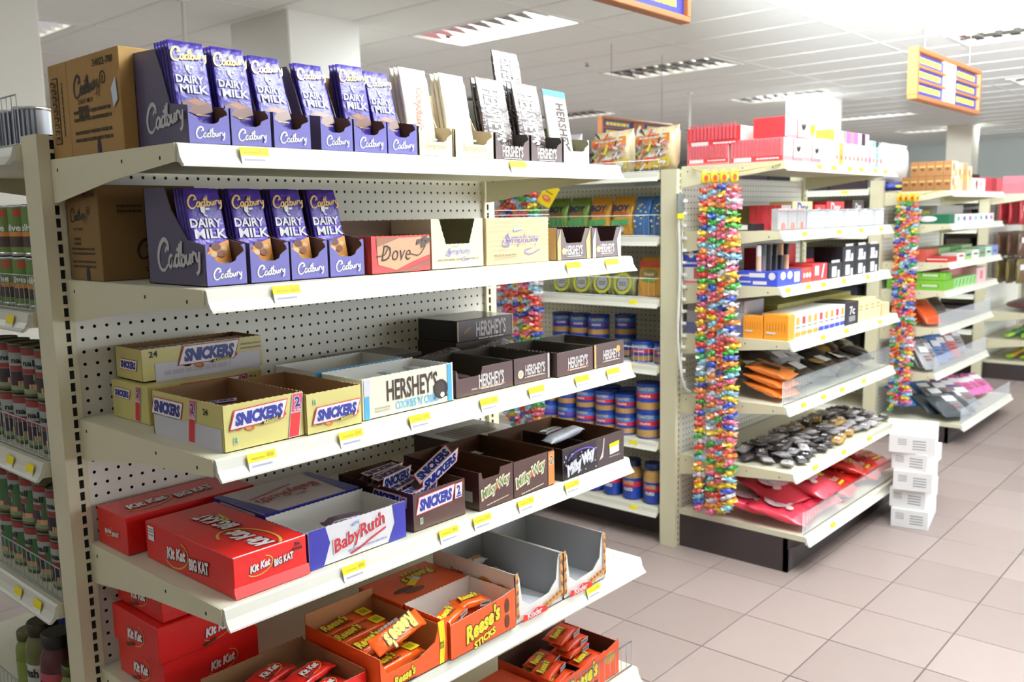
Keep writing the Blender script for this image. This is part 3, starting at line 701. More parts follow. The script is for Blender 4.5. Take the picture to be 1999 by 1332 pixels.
# --- purple display trays
slabP = slab_mesh(.0665, .172, .0085, foil('301a80', .6, 40, .42, 0, .1)); slabV = slab_mesh(.0665, .166, .0085, foil('482c9c', .7, 34, .36, 0, .2))
def purple_bar(lab, x, y, z, tilt, roll=0, front=True, me=None, nut=False, group=None):
    t = spot(lab, 'chocolate_bar', 'chocolate bar', me or slabP, (x, y, z), (R(-tilt), R(roll), 0), group)
    if front:
        dcl(t.children[0], CAD['gold'], 'F', .0, -.0052, .146 if not nut else .139, .062); dcl(t.children[0], DAIRY_N if nut else DAIRY, 'F', .0, -.0052, .116 if not nut else .115, .056 if not nut else .066)
    return t
def purple_tray(i, row, x0, x1, yf, d, z, hf, hb, shelfname, counts, barw, nut):
    w = x1-x0-.0015
    side = [(-d/2, 0), (d/2, 0), (d/2, hb), (d/2-.075, hb*.985), (d/2-.095, hb*.75), (-d/2+.055, hf*1.12), (-d/2+.001, hf)]
    lab = f'purple display tray with white script, {NTH[i]} from the left on the {shelfname}'
    t, fp, lp = tray('display_tray', lab, x0, w, yf, d, z, hf, 0, hb, PURP_D, BRN_IN, ucut(w, hf), 0, M('463c8e', .3, 0, 0, 60, 0, None, .5) if row == 1 else PURP, side, 'purple chocolate trays')
    dcl(fp, CAD['white'], 'F', .0, -d/2-.0006, hf*.27, w*.68)
    if i == 0: dcl(lp, CAD['silver'], 'L', -w/2-.0006, -.012, hb*.27, d*.74)
    n, dx, roll = counts
    for k in range(n):
        y = yf+.034+k*.0105
        who = 'front' if k == 0 else ('second from the front' if k == 1 else f'{NTH[k]} from the front')
        purple_bar(f'purple chocolate bar, {who}, {NTH[i]} tray, {shelfname}', (x0+x1)/2+dx, y, z+.004, 13+TILT[i] if row == 1 else 12, roll, k == 0, slabV if nut else slabP, nut, 'purple chocolate bars')
    return t
TILT = [-4, -3, 2, 4, -3, 2]
TX1 = [(.020, .096), (.098, .177), (.182, .261), (.283, .358), (.361, .443), (.445, .524)]
for i, ((a, b), c) in enumerate(zip(TX1, [(5, -.002, 0), (3, -.002, 0), (3, -.003, 0), (2, -.001, 0), (3, .003, 0), (3, -.002, 0)])):
    purple_tray(i, 1, a, b, -.47, .172, Z1, .062, .165, 'top shelf', c, .073, False)
TX2 = [(.031, .108), (.115, .196), (.199, .281), (.285, .368)]
for i, ((a, b), c) in enumerate(zip(TX2, [(4, -.002, 0), (3, -.003, 0), (3, -.003, 0), (2, -.004, -1)])):
    purple_tray(i, 2, a, b, -.477, .2, Z2, .07, .172, 'second shelf', c, .073, True)
# --- cream, brown and white trays on the top shelf
IVORY = M('e6d8b8', .4); IV_D = M('cbb894', .5); CHB = M('4a3230', .3, 0, 0, 60, 0, None, .4); CHB2 = M('3a2524', .35); GREYIN = M('55504a', .8); OLIVE = M('807a5c', .8)
slabI = slab_mesh(.08, .185, .01, foil('f4ead8', .4, 40, .18)); slabH = slab_mesh(.098, .188, .01, foil('4a3c3a', 1.6, 42, .1, 0, 1.)); slabW = slab_mesh(.09, .185, .01, foil('f2f0ea', .3, 40))
SYM = Print().text('Symphony', 0, 0, 1, .26, M('6a68b8', .5), -.005, .35).stroke([(-.5, .05), (-.56, -.08), (-.42, -.1), (-.4, .1)], .02, M('6a68b8', .5)).stroke([(.3, -.15), (.05, -.22), (.2, -.28), (.5, -.2)], .02, M('6a68b8', .5)).poly([(-.25, .16), (0, .19), (0, .24), (-.25, .22)], M('a8c8e0', .5)).mesh()
SYM_R = Print().text('Symphony', 0, 0, 1, .26, M('e0a890', .5), -.005, .35).rect(-.2, .05, .2, .26, M('a8c8e0', .5)).mesh()
def side_prof(d, hf, hb): return [(-d/2, 0), (d/2, 0), (d/2, hb), (d/2-.05, hb), (-d/2+.055, hf*1.1), (-d/2, hf)]
def top_tray(x0, x1, lab, out, inn, fm, mk, sz, hb=.15, nlab='display_tray'):
    w = x1-x0; t, fp, lp = tray(nlab, lab, x0, w, -.47, .15, Z1, .06, 0, hb, out, inn, ucut(w, .06, .12, .86, .5), 0, fm, side_prof(.15, .06, hb))
    dcl(fp, mk, 'F', 0, -.0756, .02, w*sz); return t
top_tray(.527, .626, 'cream display tray of cream wrapped bars, left of its twin on the top shelf', IVORY, IV_D, IVORY, SYM_R, .62)
top_tray(.632, .755, 'cream display tray of cream wrapped bars, right of its twin on the top shelf', IVORY, IV_D, IVORY, SYM_R, .62)
top_tray(.759, .879, 'dark brown display tray of shiny bars, left of its twin on the top shelf', CHB, GREYIN, CHB, HER_W, .6)
top_tray(.883, 1.003, 'dark brown display tray of shiny bars, right of its twin on the top shelf', CHB, GREYIN, CHB, HER_W, .6)
top_tray(1.006, 1.113, 'white display tray at the right end of the top shelf', M('f0eee8', .4), OLIVE, M('f4f2ee', .4), block("HERSHEY'S", M('a8a49c', .5), False, -.005, .3), .55, .1)
SYV = Print().text('Symphony', 0, 0, 1, .28, M('d8604a', .5), 0, .3).mesh()
for q, (x, lab) in enumerate([(.574, 'left'), (.69, 'right')]):
    for k in range(3):
        t = spot(f"cream foil bar, {['front', 'middle', 'rear'][k]} of three leaning in the {lab} cream tray", 'chocolate_bar', 'chocolate bar', slabI, (x, -.436+k*.013, Z1+.006), (R(-12), R(1.5), 0), 'cream foil bars')
        if k == 0 and q == 0: dcl(t.children[0], SYV, 'F', 0, -.0062, .1, .1, 'lettering', R(80))
HV = Print().text("HERSHEY'S", 0, 0, 1, .4, M('cfcac8', .35, .5), .03).mesh(); HVB = Print().text("HERSHEY'S", 0, 0, 1, .3, M('3a2620', .5), .02).mesh()
for q, (x, lab) in enumerate([(.816, 'left'), (.94, 'right')]):
    for k in range(2):
        t = spot(f"crinkled silver and brown bar, {['front', 'rear'][k]} of two in the {lab} dark brown tray", 'chocolate_bar', 'chocolate bar', slabH, (x, -.436+k*.014, Z1+.006), (R(-12), R(1.5), 0), 'crinkled brown bars')
        if k == 0: dcl(t.children[0], HV, 'F', -.005, -.0062, .1, .125, 'lettering', R(-90), .14)
t = spot('small brown and silver bar standing above the others on the top shelf', 'chocolate_bar', 'chocolate bar', slab_mesh(.098, .262, .01, foil('4a3c3a', 1.6, 42, .1, 0, 1.)), (.925, -.395, Z1+.012), (R(-10), R(1), 0), 'crinkled brown bars')
dcl(t.children[0], HV, 'F', 0, -.0062, .215, .085, 'lettering', R(-90), .12)
t = spot('white and blue wrapped bar leaning at the right end of the top shelf', 'chocolate_bar', 'chocolate bar', slabW, (1.055, -.432, Z1+.004), (R(-12), R(2), 0))
dcl(t.children[0], HVB, 'F', .012, -.0062, .085, .135, 'lettering', R(-90), .11); dcl(t.children[0], Print().rect(-.5, .5, -.1, .1, M('3aa4d8', .4)).mesh(), 'F', 0, -.003, .176, .088, 'blue_band')
dcl(t.children[0], Print().text("COOKIES 'N' CREME", 0, 0, 1, .1, M('8ac8e8', .4), .01).mesh(), 'F', -.024, -.0062, .08, .11, 'lettering', R(-90))
# --- second shelf, right part
def fl(x0, x1): return x0, x1-x0-.003
x0, w = fl(.379, .537); t, fp, lp = tray('display_tray', 'red and tan display tray with dark script, right of the purple trays', x0, w, -.485, .12, Z2, .075, .075, .106, M('c8423a', .4), M('6a5240', .7), None, 0, M('d63a3e', .4))
BROWN_S = M('3a2218', .5); TANW = M('b89070', .45)
P = Print().poly([(-.42, .2), (.5, .22), (.5, -.02), (.2, -.1), (-.1, -.2), (-.4, -.12)], TANW).poly([(-.42, .1), (.0, .22), (-.42, .22)], M('8a6048', .5)).poly([(-.3, -.23), (.1, -.2), (.5, -.08), (.5, -.14), (.1, -.235)], M('7a5040', .5))
P.text('Dove', -.1, .02, .5, .2, BROWN_S, -.005, .3).stroke([(-.44, -.02), (-.3, -.0), (-.24, .08)], .015, BROWN_S).stroke([(.15, .0), (.3, -.02), (.42, .1)], .012, BROWN_S)
for a in ((.3, .14), (.38, .1), (.4, .18), (.46, .15)): P.poly([(a[0]-.05, a[1]-.03), (a[0]+.03, a[1]-.01), (a[0]+.05, a[1]+.05), (a[0]-.03, a[1]+.04)], M('4a3a38', .4))
dcl(fp, P.mesh(), 'F', 0, -.0606, .0375, w)
x0, w = fl(.540, .699); t, fp, lp = tray('display_tray', 'open cream box with a cut out notch, second shelf', x0, w, -.485, .13, Z2, .106, .106, .106, IVORY, OLIVE, notch(.15, .84, .5), 0, IVORY)
STR = Print()
for k in range(14): STR.rect(-.5, .5, -.34+k*.05, -.335+k*.05, M('e0cfae', .5))
STR = STR.mesh(); dcl(fp, SYM, 'F', .002, -.066, .035, w*.45); dcl(fp, Print().lines(-.4, .4, [0], .02, M('8a7a60', .6)).mesh(), 'F', 0, -.066, .018, w)
x0, w = fl(.703, .925); c = carton('carton', 'closed cream box with violet script, second shelf', 'box', x0, w, -.488, .13, Z2, .106, M('cbb48c', .45)); b = c.children[0]
dcl(b, STR, 'F', 0, -.0655, .055, w*.985, 'stripes'); dcl(b, SYM, 'F', .012, -.0662, .055, w*.56); dcl(b, Print().lines(-.5, .2, [0, .06], .025, M('8a7a60', .6)).mesh(), 'F', -.03, -.0662, .014, w*.5)
for (a, b2, edge, lab) in ((.945, 1.083, M('cdaa70', .5), 'tan edged'), (1.088, 1.218, M('e6e6ea', .4), 'white edged')):
    w = b2-a-.003; t, fp, lp = tray('display_tray', f'small brown display tray, {lab}, at the right end of the second shelf', a, w, -.495, .14, Z2, .076, .08, .08, edge, CHB2, notch(.16, .84, .55), 0, CHB)
    dcl(fp, HER_W, 'F', .0, -.0706, .024, w*.5)
    for s in (-1, 1): dcl(fp, Print().poly([(-.5, -2.9), (.5, -2.9), (.5, 2.9), (-.5 if s < 0 else -.9, .5)], edge).mesh(), 'F', s*(w/2-.008), -.0706, .038, .0128, 'edge_stripe')
    dcl(fp, Print().oval(0, 0, .5, .5, M('e0c088', .5)).mesh(), 'F', -w*.3, -.0706, .022, .016, 'seal')
    spot(f'dark wrapped bar lying inside the {lab} brown tray', 'chocolate_bar', 'chocolate bar', bar_mesh(.11, .03, .012, foil('4a3a3a')), ((a+b2)/2, -.44, Z2+.03), (0, R(14), .2))
# ================================================================== third shelf
CREAMB = M('d2c67a', .4, 0, 0, 60, 0, None, .3); KRAFT = M('9a7450', .75); WHITEB = M('eceae4', .45); LAV = M('cfcbd6', .4)
def snick_sides(lp, w, d, h):
    dcl(lp, SNB, 'L', -w/2-.0007, d*.27, h*.64, d*.42); dcl(lp, TOGO, 'L', -w/2-.0009, -d*.06, h*.5, h*.94, 'offer_stripe'); dcl(lp, Print().rect(-.5, .5, -.1, .1, LAV).mesh(), 'L', -w/2-.0007, 0, h*.2, d*.94, 'white_band')
    dcl(lp, Print().text('24', 0, 0, 1, .7, BLACKP, .02).mesh(), 'L', -w/2-.0007, -d*.27, h*.78, .016, 'count')
c = carton('carton', 'cream box of almond bars lying at the back left of the third shelf, under another', 'box', .055, .256, -.185, .155, Z3, .0765, CREAMB); b = c.children[0]
dcl(b, SNA, 'F', .0, -.078, .05, .13); dcl(b, TOGO, 'F', .072, -.0782, .038, .072, 'offer_stripe'); dcl(b, Print().text('24', 0, 0, 1, .7, BLACKP, .02).mesh(), 'F', .105, -.078, .062, .016, 'count')
dcl(b, SNB, 'L', -.1287, .03, .052, .065); dcl(b, TOGO, 'L', -.1289, -.03, .038, .07, 'offer_stripe')
t, fp, lp = tray('display_tray', 'cream tray full of almond bars, on top of the stack at the back left', .07, .272, -.14, .115, Z3+.0785, .066, .066, .066, CREAMB, KRAFT, None, 0, CREAMB)
dcl(fp, SNA, 'F', .01, -.0582, .042, .125); dcl(fp, Print().rect(-.5, .5, -.09, .09, LAV).lines(-.42, .2, [-.02], .04, M('b8b4c4', .5)).mesh(), 'F', .01, -.0582, .013, .24, 'white_band'); dcl(fp, Print().text('24', 0, 0, 1, .7, BLACKP, .02).mesh(), 'F', -.112, -.0582, .054, .018, 'count'); dcl(fp, Print().lines(-.5, .5, [0, .18], .08, M('a89a78', .5)).mesh(), 'F', .11, -.0582, .04, .05)
dcl(lp, SNB, 'L', -.1367, 0, .03, .07)
sb = bar_mesh(.1, .019, .02, foil('8a6a4a', .3))
for k in range(12): spot(f'almond bar standing in the top cream tray, {NTH[k]} from the left', 'candy_bar', 'candy bar', sb, (.083+k*.0222, -.0825, Z3+.0775+.052), (0, 0, R(90)), 'almond bars in the top cream tray')
t, fp, lp = tray('display_tray', 'open cream tray of almond bars at the front left of the third shelf', .033, .161, -.496, .25, Z3, .083, .083, .083, CREAMB, KRAFT, None, 0, CREAMB)
dcl(fp, SNA, 'F', -.012, -.1257, .055, .105, 'lettering', R(2)); dcl(fp, TOGO, 'F', .057, -.126, .0415, .079, 'offer_stripe'); dcl(fp, GREENM, 'F', -.06, -.1257, .018, .014, 'green_mark'); snick_sides(lp, .161, .25, .083)
sb2 = bar_mesh(.11, .032, .022, foil('6a4a44', .5)); SNS = snick(False)
for k, (x, y, z, r) in enumerate([(.1, -.40, .018, 0), (.12, -.35, .018, 8), (.11, -.33, .044, -12)]):
    t = spot(f'almond bar lying in the open cream tray, {NTH[k]} from the front', 'candy_bar', 'candy bar', sb2, (x, y, Z3+z), (0, 0, R(r)), 'loose almond bars'); dcl(t.children[0], SNS, 'U', 0, 0, .0117, .09)
t, fp, lp = tray('display_tray', 'open cream tray of almond bars, second along the front of the third shelf', .1965, .125, -.504, .25, Z3, .077, .077, .077, CREAMB, KRAFT, None, 0, CREAMB)
dcl(fp, SNA, 'F', .004, -.1257, .033, .1, 'lettering', R(1)); dcl(fp, GREENM, 'F', -.045, -.1257, .06, .012, 'green_mark')
AQUA = M('4a9fd0', .4)
t, fp, lp = tray('display_tray', 'white tray with blue ends and large brown capitals, front of the third shelf', .334, .248, -.494, .13, Z3, .084, .082, .084, WHITEB, WHITEB, None, 0, M('f0ead6', .4))
dcl(fp, HER_B, 'F', .008, -.0657, .051, .14, 'lettering', 0, .105); dcl(fp, COOK, 'F', .02, -.0657, .017, .12); dcl(fp, OREO, 'F', .086, -.066, .032, .042, 'cookie_picture'); dcl(fp, Print().rect(-.5, .5, -3.2, 3.2, AQUA).mesh(), 'F', .113, -.0657, .042, .0125, 'blue_end'); dcl(fp, Print().rect(-.5, .5, -3.2, .4, AQUA).rect(-.5, .7, .6, 3.1, M('dcdcec', .4)).mesh(), 'F', -.114, -.0657, .041, .0125, 'blue_end'); dcl(fp, Print().lines(-.5, .5, [0, .15], .07, M('a8a088', .5)).mesh(), 'F', -.075, -.0657, .012, .04)
hb_w = bar_mesh(.1, .034, .014, foil('b8bcc4', .6, 40)); hb_d = bar_mesh(.135, .036, .014, foil('352624', .6, 40))
for k in range(4): spot(f'silver wrapped bar inside the white tray with blue ends, {NTH[k]} from the left', 'chocolate_bar', 'chocolate bar', hb_w, (.44+k*.037, -.43, Z3+.05+.012*(k % 2)), (R(4), R(-4), R(82)), 'silver bars in the white tray')
t, fp, lp = tray('display_tray', 'empty white tray with blue edges behind the white lettered one', .325, .235, -.358, .145, Z3, .086, .086, .086, WHITEB, WHITEB, None, 0, AQUA)
c = carton('carton', 'flat dark brown box lying behind the empty white tray', 'box', .565, .2, -.2, .15, Z3, .06, M('453a32', .4))
for (a, b2, z, nm, seal) in ((.595, .783, .061, 'first', 0), (.786, .919, .063, 'second', 1), (.926, 1.074, .061, 'third', 2), (1.077, 1.212, .063, 'fourth', 3)):
    w = b2-a-.002; yf = -.49 if a < .9 else -.506
    t, fp, lp = tray('display_tray', f'dark brown open tray, {nm} from the left on the third shelf', a, w, yf, .2, Z3, z, .062, .064, CHB2, M('4a443c', .7), notch(.02, .45, .7, .03) if seal == 0 else None, 0, CHB, None, 'dark brown trays of the third shelf')
    dcl(fp, HER_W, 'F', .01 if seal else .02, -.1007, z*.5, w*(.55 if seal else .45)); dcl(fp, Print().lines(-.5, .5, [0], .03, M('b89a80', .5) if seal != 2 else M('d08a40', .5)).mesh(), 'F', .01, -.1007, z*.2, w*.6)
    if seal == 1: dcl(fp, Print().oval(0, 0, .5, .5, LW).oval(0, 0, .35, .35, M('d8b080', .5)).mesh(), 'F', -w*.33, -.1009, z*.38, .02, 'seal')
    if seal == 3: dcl(fp, Print().oval(0, 0, .5, .5, M('e0a050', .5)).mesh(), 'F', w*.3, -.1009, z*.66, .018, 'seal')
    if seal in (1, 3): dcl(fp, Print().rect(-.5, .5, -4, 4, M('dcdce0', .35) if seal == 1 else M('c8a06a', .5)).mesh(), 'F', w/2-.005 if seal == 1 else -w/2+.005, -.1007, z/2, z/8.4, 'edge_stripe')
for k, (x, y, z, r) in enumerate([(.66, -.4, .012, 80), (.70, -.4, .012, 84), (.68, -.39, .028, 86)]): spot(f'dark foil bar in the first dark brown tray, {NTH[k]} added', 'chocolate_bar', 'chocolate bar', hb_d, (x, y, Z3+z), (0, 0, R(r)), 'dark foil bars')
c = carton('carton', 'dark brown box under the closed brown box at the back of the third shelf', 'box', .9, .22, -.185, .15, Z3, .0635, M('3a2a26', .4))
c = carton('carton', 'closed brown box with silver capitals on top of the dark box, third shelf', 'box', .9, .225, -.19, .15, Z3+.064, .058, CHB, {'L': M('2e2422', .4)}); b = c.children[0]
dcl(b, HER_W, 'F', .02, -.0757, .03, .12); dcl(b, Print().poly([(-.5, -.2), (.3, .3), (.5, .3), (-.3, -.2)], M('d0a040', .5)).mesh(), 'F', -.075, -.0757, .028, .03, 'gold_stripe'); dcl(b, Print().rect(-.5, .5, -6, 6, M('c8b090', .5)).mesh(), 'F', -.109, -.0757, .029, .0045, 'edge_stripe'); dcl(b, Print().rect(-.5, .5, -6, 6, M('c8b090', .5)).mesh(), 'F', .109, -.0757, .029, .0045, 'edge_stripe')
for k, (x, y, r) in enumerate([(.80, -.235, 8), (1.0, -.235, 10)]):
    t = spot(f"{['left', 'right'][k]} silver and brown bar lying behind the dark brown trays", 'chocolate_bar', 'chocolate bar', bar_mesh(.16, .05, .016, foil('9a9698', .7, 40)), (x, y, Z3+.045), (R(18), R(-4), R(r))); dcl(t.children[0], HER_B, 'U', 0, 0, .0085, .1)
# ================================================================== fourth shelf
KRED = M('e01c18', .35, 0, 0, 60, 0, None, .3); KRED_D = M('a81a18', .4)
def kk_box(lab, x0, w, yf, d, z, h, big=True, rz=0):
    c = carton('carton', lab, 'box', x0, w, yf, d, z, h, KRED, None, rz); b = c.children[0]; mk = KKB if big else KK
    dcl(b, mk, 'F', 0 if big else .02, -d/2-.0006, h*.42, min(w*.62, h*1.5) if big else w*.34); dcl(b, mk, 'L', -w/2-.0006, 0, h*.45, d*(.5 if big else .42)); return c, b
c, b = kk_box('long red box lying at the back left of the fourth shelf', .012, .29, -.142, .13, Z4, .078); dcl(b, KKB, 'U', -.02, 0, .0786, .2)
c, b = kk_box('large red box with gold ringed lettering at the front left corner of the fourth shelf', .034, .153, -.494, .318, Z4, .0755)
dcl(b, KKB, 'U', .0, -.03, .0761, .25, 'lettering', R(88)); [setattr(o, 'location', (.0, o.location.y, .046)) for o in b.children if abs(o.location.y+.1596) < .0002]; dcl(b, Print().text('36', 0, .2, .6, .34, BLACKP, .03).text('BARS', 0, -.2, 1, .28, BLACKP, .03).mesh(), 'F', .056, -.1597, .06, .022, 'count'); dcl(b, Print().rect(-.5, .5, -.6, .6, PAPER).lines(-.4, .4, [.1, .3, -.2], .12, M('9a9aa0', .5)).mesh(), 'L', -.0772, .135, .055, .024, 'white_label')
dcl(b, Print().poly([(-.5, -.2), (.5, .05), (.3, .3), (-.7, .1)], M('d8d4c8', .5)).poly([(-.5, -.2), (.5, .05), (.45, .15), (-.55, -.08)], YELLOW).mesh(), 'U', .03, .05, .0765, .045, 'price_sticker', R(70))
MB().box(-.078, .078, -.0014, .0, 0, .02, KRED).build('flap', c, (0, -.1645, .001), (R(-14), 0, 0))
NAVY = M('2c2c9a', .4, 0, 0, 60, 0, None, .3)
c = carton('carton', 'closed white and blue box with upside down red lettering behind the blue tray', 'box', .193, .242, -.346, .188, Z4, .079, NAVY, {'U': M('dcd8dc', .45)}); dcl(c.children[0], RUTH, 'U', 0, .0, .0796, .17, 'lettering', R(180)); dcl(c.children[0], Print().poly([(-.5, -.4), (-.36, -.4), (-.44, .4), (-.5, .4)], NAVY).poly([(.5, -.4), (.36, -.4), (.44, .4), (.5, .4)], NAVY).mesh(), 'U', 0, 0, .0794, .236, 'blue_end')
dcl(c.children[0], Print().rect(-.5, .5, -.16, .16, M('d8d4dc', .4)).mesh(), 'L', -.1217, .0, .055, .13, 'white_band')
t, fp, lp = tray('display_tray', 'open blue and white tray with red lettering at the front of the fourth shelf', .193, .242, -.492, .14, Z4, .077, .072, .077, NAVY, WHITEB, None, 0, M('eceaf0', .4))
dcl(fp, Print().poly([(-.5, -.16), (-.37, -.16), (-.3, .02), (-.34, .16), (-.5, .16)], NAVY).poly([(.5, -.16), (.3, -.16), (.38, 0), (.36, .16), (.5, .16)], NAVY).mesh(), 'F', 0, -.0707, .0385, .24, 'blue_end'); dcl(fp, RUTH, 'F', .0, -.0712, .041, .132, 'lettering', R(3)); dcl(fp, Print().lines(-.5, .5, [0], .03, M('9a98b8', .5)).mesh(), 'F', .02, -.0712, .013, .1)
rb = bar_mesh(.105, .032, .022, foil('5a4a58', .5, 45), .0012)
for k, (x, y, z, r) in enumerate([(.27, -.455, .02, 8), (.365, -.455, .012, -4), (.28, -.41, .014, 4), (.37, -.41, .014, 10), (.33, -.43, .045, -6)]): spot(f'dark foil bar in the blue and white tray, {NTH[k]} of five', 'candy_bar', 'candy bar', rb, (x, y, Z4+z+.006), (0, R(3), R(r)), 'bars in the blue tray')
CB = M('4a2c28', .35, 0, 0, 60, 0, None, .4); BRIN = M('5a3a20', .75)
t, fp, lp = tray('display_tray', 'dark brown tray with a white, red edged name plate, fourth shelf', .459, .154, -.49, .25, Z4, .083, .083, .083, CB, BRIN, None, 0, CB)
dcl(fp, SND, 'F', -.012, -.1257, .055, .105, 'lettering', R(3), .12); dcl(fp, GREENM, 'F', -.055, -.1257, .02, .014, 'green_mark'); dcl(lp, SND, 'L', -.0777, -.04, .06, .09)
SNT = snick(False); sd = bar_mesh(.132, .032, .022, foil('4a3836', .5, 45), .0012)
for k, (x, y, z, ry, rz) in enumerate([(.53, -.44, .03, 0, 14), (.54, -.40, .03, 0, 8), (.535, -.36, .03, 0, 12), (.53, -.32, .03, 0, 6), (.53, -.43, .056, 0, 18), (.525, -.38, .056, -3, 14), (.52, -.34, .056, 0, 10), (.51, -.36, .08, -2, 12), (.525, -.31, .076, 0, 8)]):
    t = spot(f'blue and white wrapped candy bar in the dark name plate tray, {NTH[k]} of nine', 'candy_bar', 'candy bar', sd, (x, y, Z4+z+.004), (0, R(ry), R(rz)), 'candy bars heaped in the dark tray'); dcl(t.children[0], SNT, 'U', 0, 0, .0116, .105); dcl(t.children[0], SNT, 'F', 0, -.0176, 0, .1)
t = spot('candy bar sticking up out of the heap in the dark brown tray', 'candy_bar', 'candy bar', sd, (.575, -.435, Z4+.105), (R(18), R(-28), R(-4)), 'candy bars heaped in the dark tray'); dcl(t.children[0], SNT, 'F', 0, -.0176, 0, .115); dcl(t.children[0], SNT, 'U', 0, 0, .0116, .105)
ORG = M('e08040', .45)
for (a, b2, nm) in ((.643, .758, 'left'), (.761, .910, 'right')):
    w = b2-a; t, fp, lp = tray('display_tray', f'brown tray with green and white lettering, {nm} of the pair on the fourth shelf', a, w, -.505, .25, Z4, .088, .09, .09, CB, BRIN, notch(.08 if nm == 'left' else -.0, .62 if nm == 'left' else .12, .82, .04) if nm == 'left' else None, 0, CB)
    dcl(fp, MWAY, 'F', -.002 if nm == 'left' else -.014, -.1257, .045, w*(.86 if nm == 'left' else .74), 'lettering', R(5))
    if nm == 'right': dcl(fp, Print().rect(-.5, .5, -1.8, 1.8, ORG).text('2', 0, .9, .7, 1, LW, .06).text('2', 0, .9, .6, .9, M('4a6a4a', .5), .02).mesh(), 'F', .063, -.126, .044, .023, 'orange_end')
    else: dcl(lp, Print().rect(-.5, .5, -.4, .4, M('c8c8c8', .5)).mesh(), 'L', -w/2-.0007, -.09, .03, .03, 'white_panel')
t, fp, lp = tray('display_tray', 'very dark starry tray with white lettering at the right end of the fourth shelf', .939, .268, -.508, .25, Z4, .082, .082, .086, M('2a201e', .35), BRIN, None, 0, M('3c2a2a', .3, 0, 0, 60, 0, None, .4))
P = Print()
P.poly([(-.5, -.15), (.05, -.15), (.03, .14), (-.5, .14)], M('241c22', .4))
for k in range(26): x, y = random.uniform(-.48, 0), random.uniform(-.13, .12); P.rect(x-.006, x+.006, y-.006, y+.006, LW)
dcl(fp, P.mesh(), 'F', 0, -.1257, .041, .266, 'star_panel'); dcl(fp, Print().ring(0, 0, .5, .2, .03, M('6a4ac0', .4), R(20), R(170)).mesh(), 'F', -.055, -.129, .045, .12, 'purple_arc'); dcl(fp, MWAY_D, 'F', -.065, -.1325, .035, .115, 'lettering', R(5))
dcl(fp, Print().poly([(-.3, -.5), (.05, -.4), (.2, .6), (.12, .62), (-.02, -.1)], M('c8c0c8', .35)).mesh(), 'F', .035, -.1257, .045, .05, 'spoon_picture'); dcl(fp, Print().rect(-.5, .5, 0, .25, YELLOW).rect(-.5, .45, -.4, 0, PAPER).mesh(), 'F', .088, -.1262, .045, .045, 'price_sticker', R(4)); dcl(fp, Print().lines(-.5, .5, [0], .05, M('b0a0a0', .5)).mesh(), 'F', .09, -.1257, .018, .05)
MB().box(-.0006, .0006, -.12, .12, .002, .07, M('3a2a20', .7)).build('divider', t, (.0, 0, 0))
md = bar_mesh(.12, .034, .022, foil('2a2226', .6, 45), .0012); ms = bar_mesh(.15, .036, .02, foil('a8aab4', .6, 45), .0012)
for k, (x, y, z, r) in enumerate([(1.139, -.42, .03, 6), (1.139, -.38, .03, 2), (1.139, -.34, .03, 6), (1.139, -.36, .058, -5), (1.139, -.31, .058, 4)]): spot(f'dark foil bar in the right half of the starry tray, {NTH[k]} of five', 'candy_bar', 'candy bar', md, (x, y, Z4+z), (0, 0, R(r)), 'dark bars in the starry tray')
spot('silver foil bar leaning over the left half of the starry tray', 'candy_bar', 'candy bar', ms, (1.005, -.46, Z4+.1), (R(6), R(-3), R(4)))
for k, (x, y) in enumerate([(.7, -.3), (.81, -.32)]): spot(f"{['left', 'right'][k]} silver scrap of wrapper in the brown trays with green lettering", 'wrapper', 'wrapper', bar_mesh(.07, .028, .014, foil('c0c0c4', .7, 45), .002), (x, y, Z4+.06), (R(6), R(-8), R(12)))
c = carton('carton', 'closed brown box with a band of windows behind the brown trays, fourth shelf', 'box', .86, .235, -.24, .19, Z4, .069, CB); b = c.children[0]
dcl(b, MWAY, 'F', .05, -.0957, .036, .1); P = Print()
for k in range(9): P.poly([(-.42+k*.09, -.25), (-.37+k*.09, -.25), (-.34+k*.09, .25), (-.39+k*.09, .25)], M('8a8074', .5))
dcl(b, P.mesh(), 'U', 0, 0, .0696, .2, 'window_pictures')
# ================================================================== fifth shelf
kk_box('red box at the bottom of the stack of three, fifth shelf', .02, .212, -.236, .192, Z5, .0752, False)
kk_box('red box in the middle of the stack of three, fifth shelf', .012, .214, -.238, .192, Z5+.076, .0752, False)
kk_box('red box on top of the stack of three, fifth shelf', .03, .205, -.226, .19, Z5+.152, .0752, False)
t, fp, lp = tray('display_tray', 'open red tray of red packs at the front left of the fifth shelf', .056, .236, -.52, .21, Z5, .045, .05, .055, KRED, KRAFT, None, 0, KRED)
kp = bar_mesh(.1, .06, .016, foil('d8241e', .35, 45, .25), .0008)
for k, (x, y, z, r) in enumerate([(.118, -.47, .016, 14), (.228, -.47, .016, 10), (.118, -.395, .016, 10), (.228, -.395, .016, 14), (.13, -.44, .036, 20), (.225, -.425, .036, 12), (.17, -.37, .036, 14)]):
    t = spot(f'red foil pack in the open red tray, {NTH[k]} of seven', 'chocolate_pack', 'chocolate pack', kp, (x, y, Z5+z), (0, 0, R(r)), 'red packs in the open red tray'); dcl(t.children[0], KK, 'U', 0, 0, .0088, .066)
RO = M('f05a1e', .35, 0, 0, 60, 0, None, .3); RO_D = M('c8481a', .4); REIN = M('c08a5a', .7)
t, fp, lp = tray('display_tray', 'orange tray with a cut front and yellow corner stripe, fifth shelf', .302, .184, -.553, .245, Z5, .098, .075, .098, RO, REIN, lambda w, h: [(0, 0), (w, 0), (w, h), (w*.9, h), (w*.8, h*.55), (w*.55, h*.38), (w*.1, h*.38), (0, h*.75)], 0, RO)
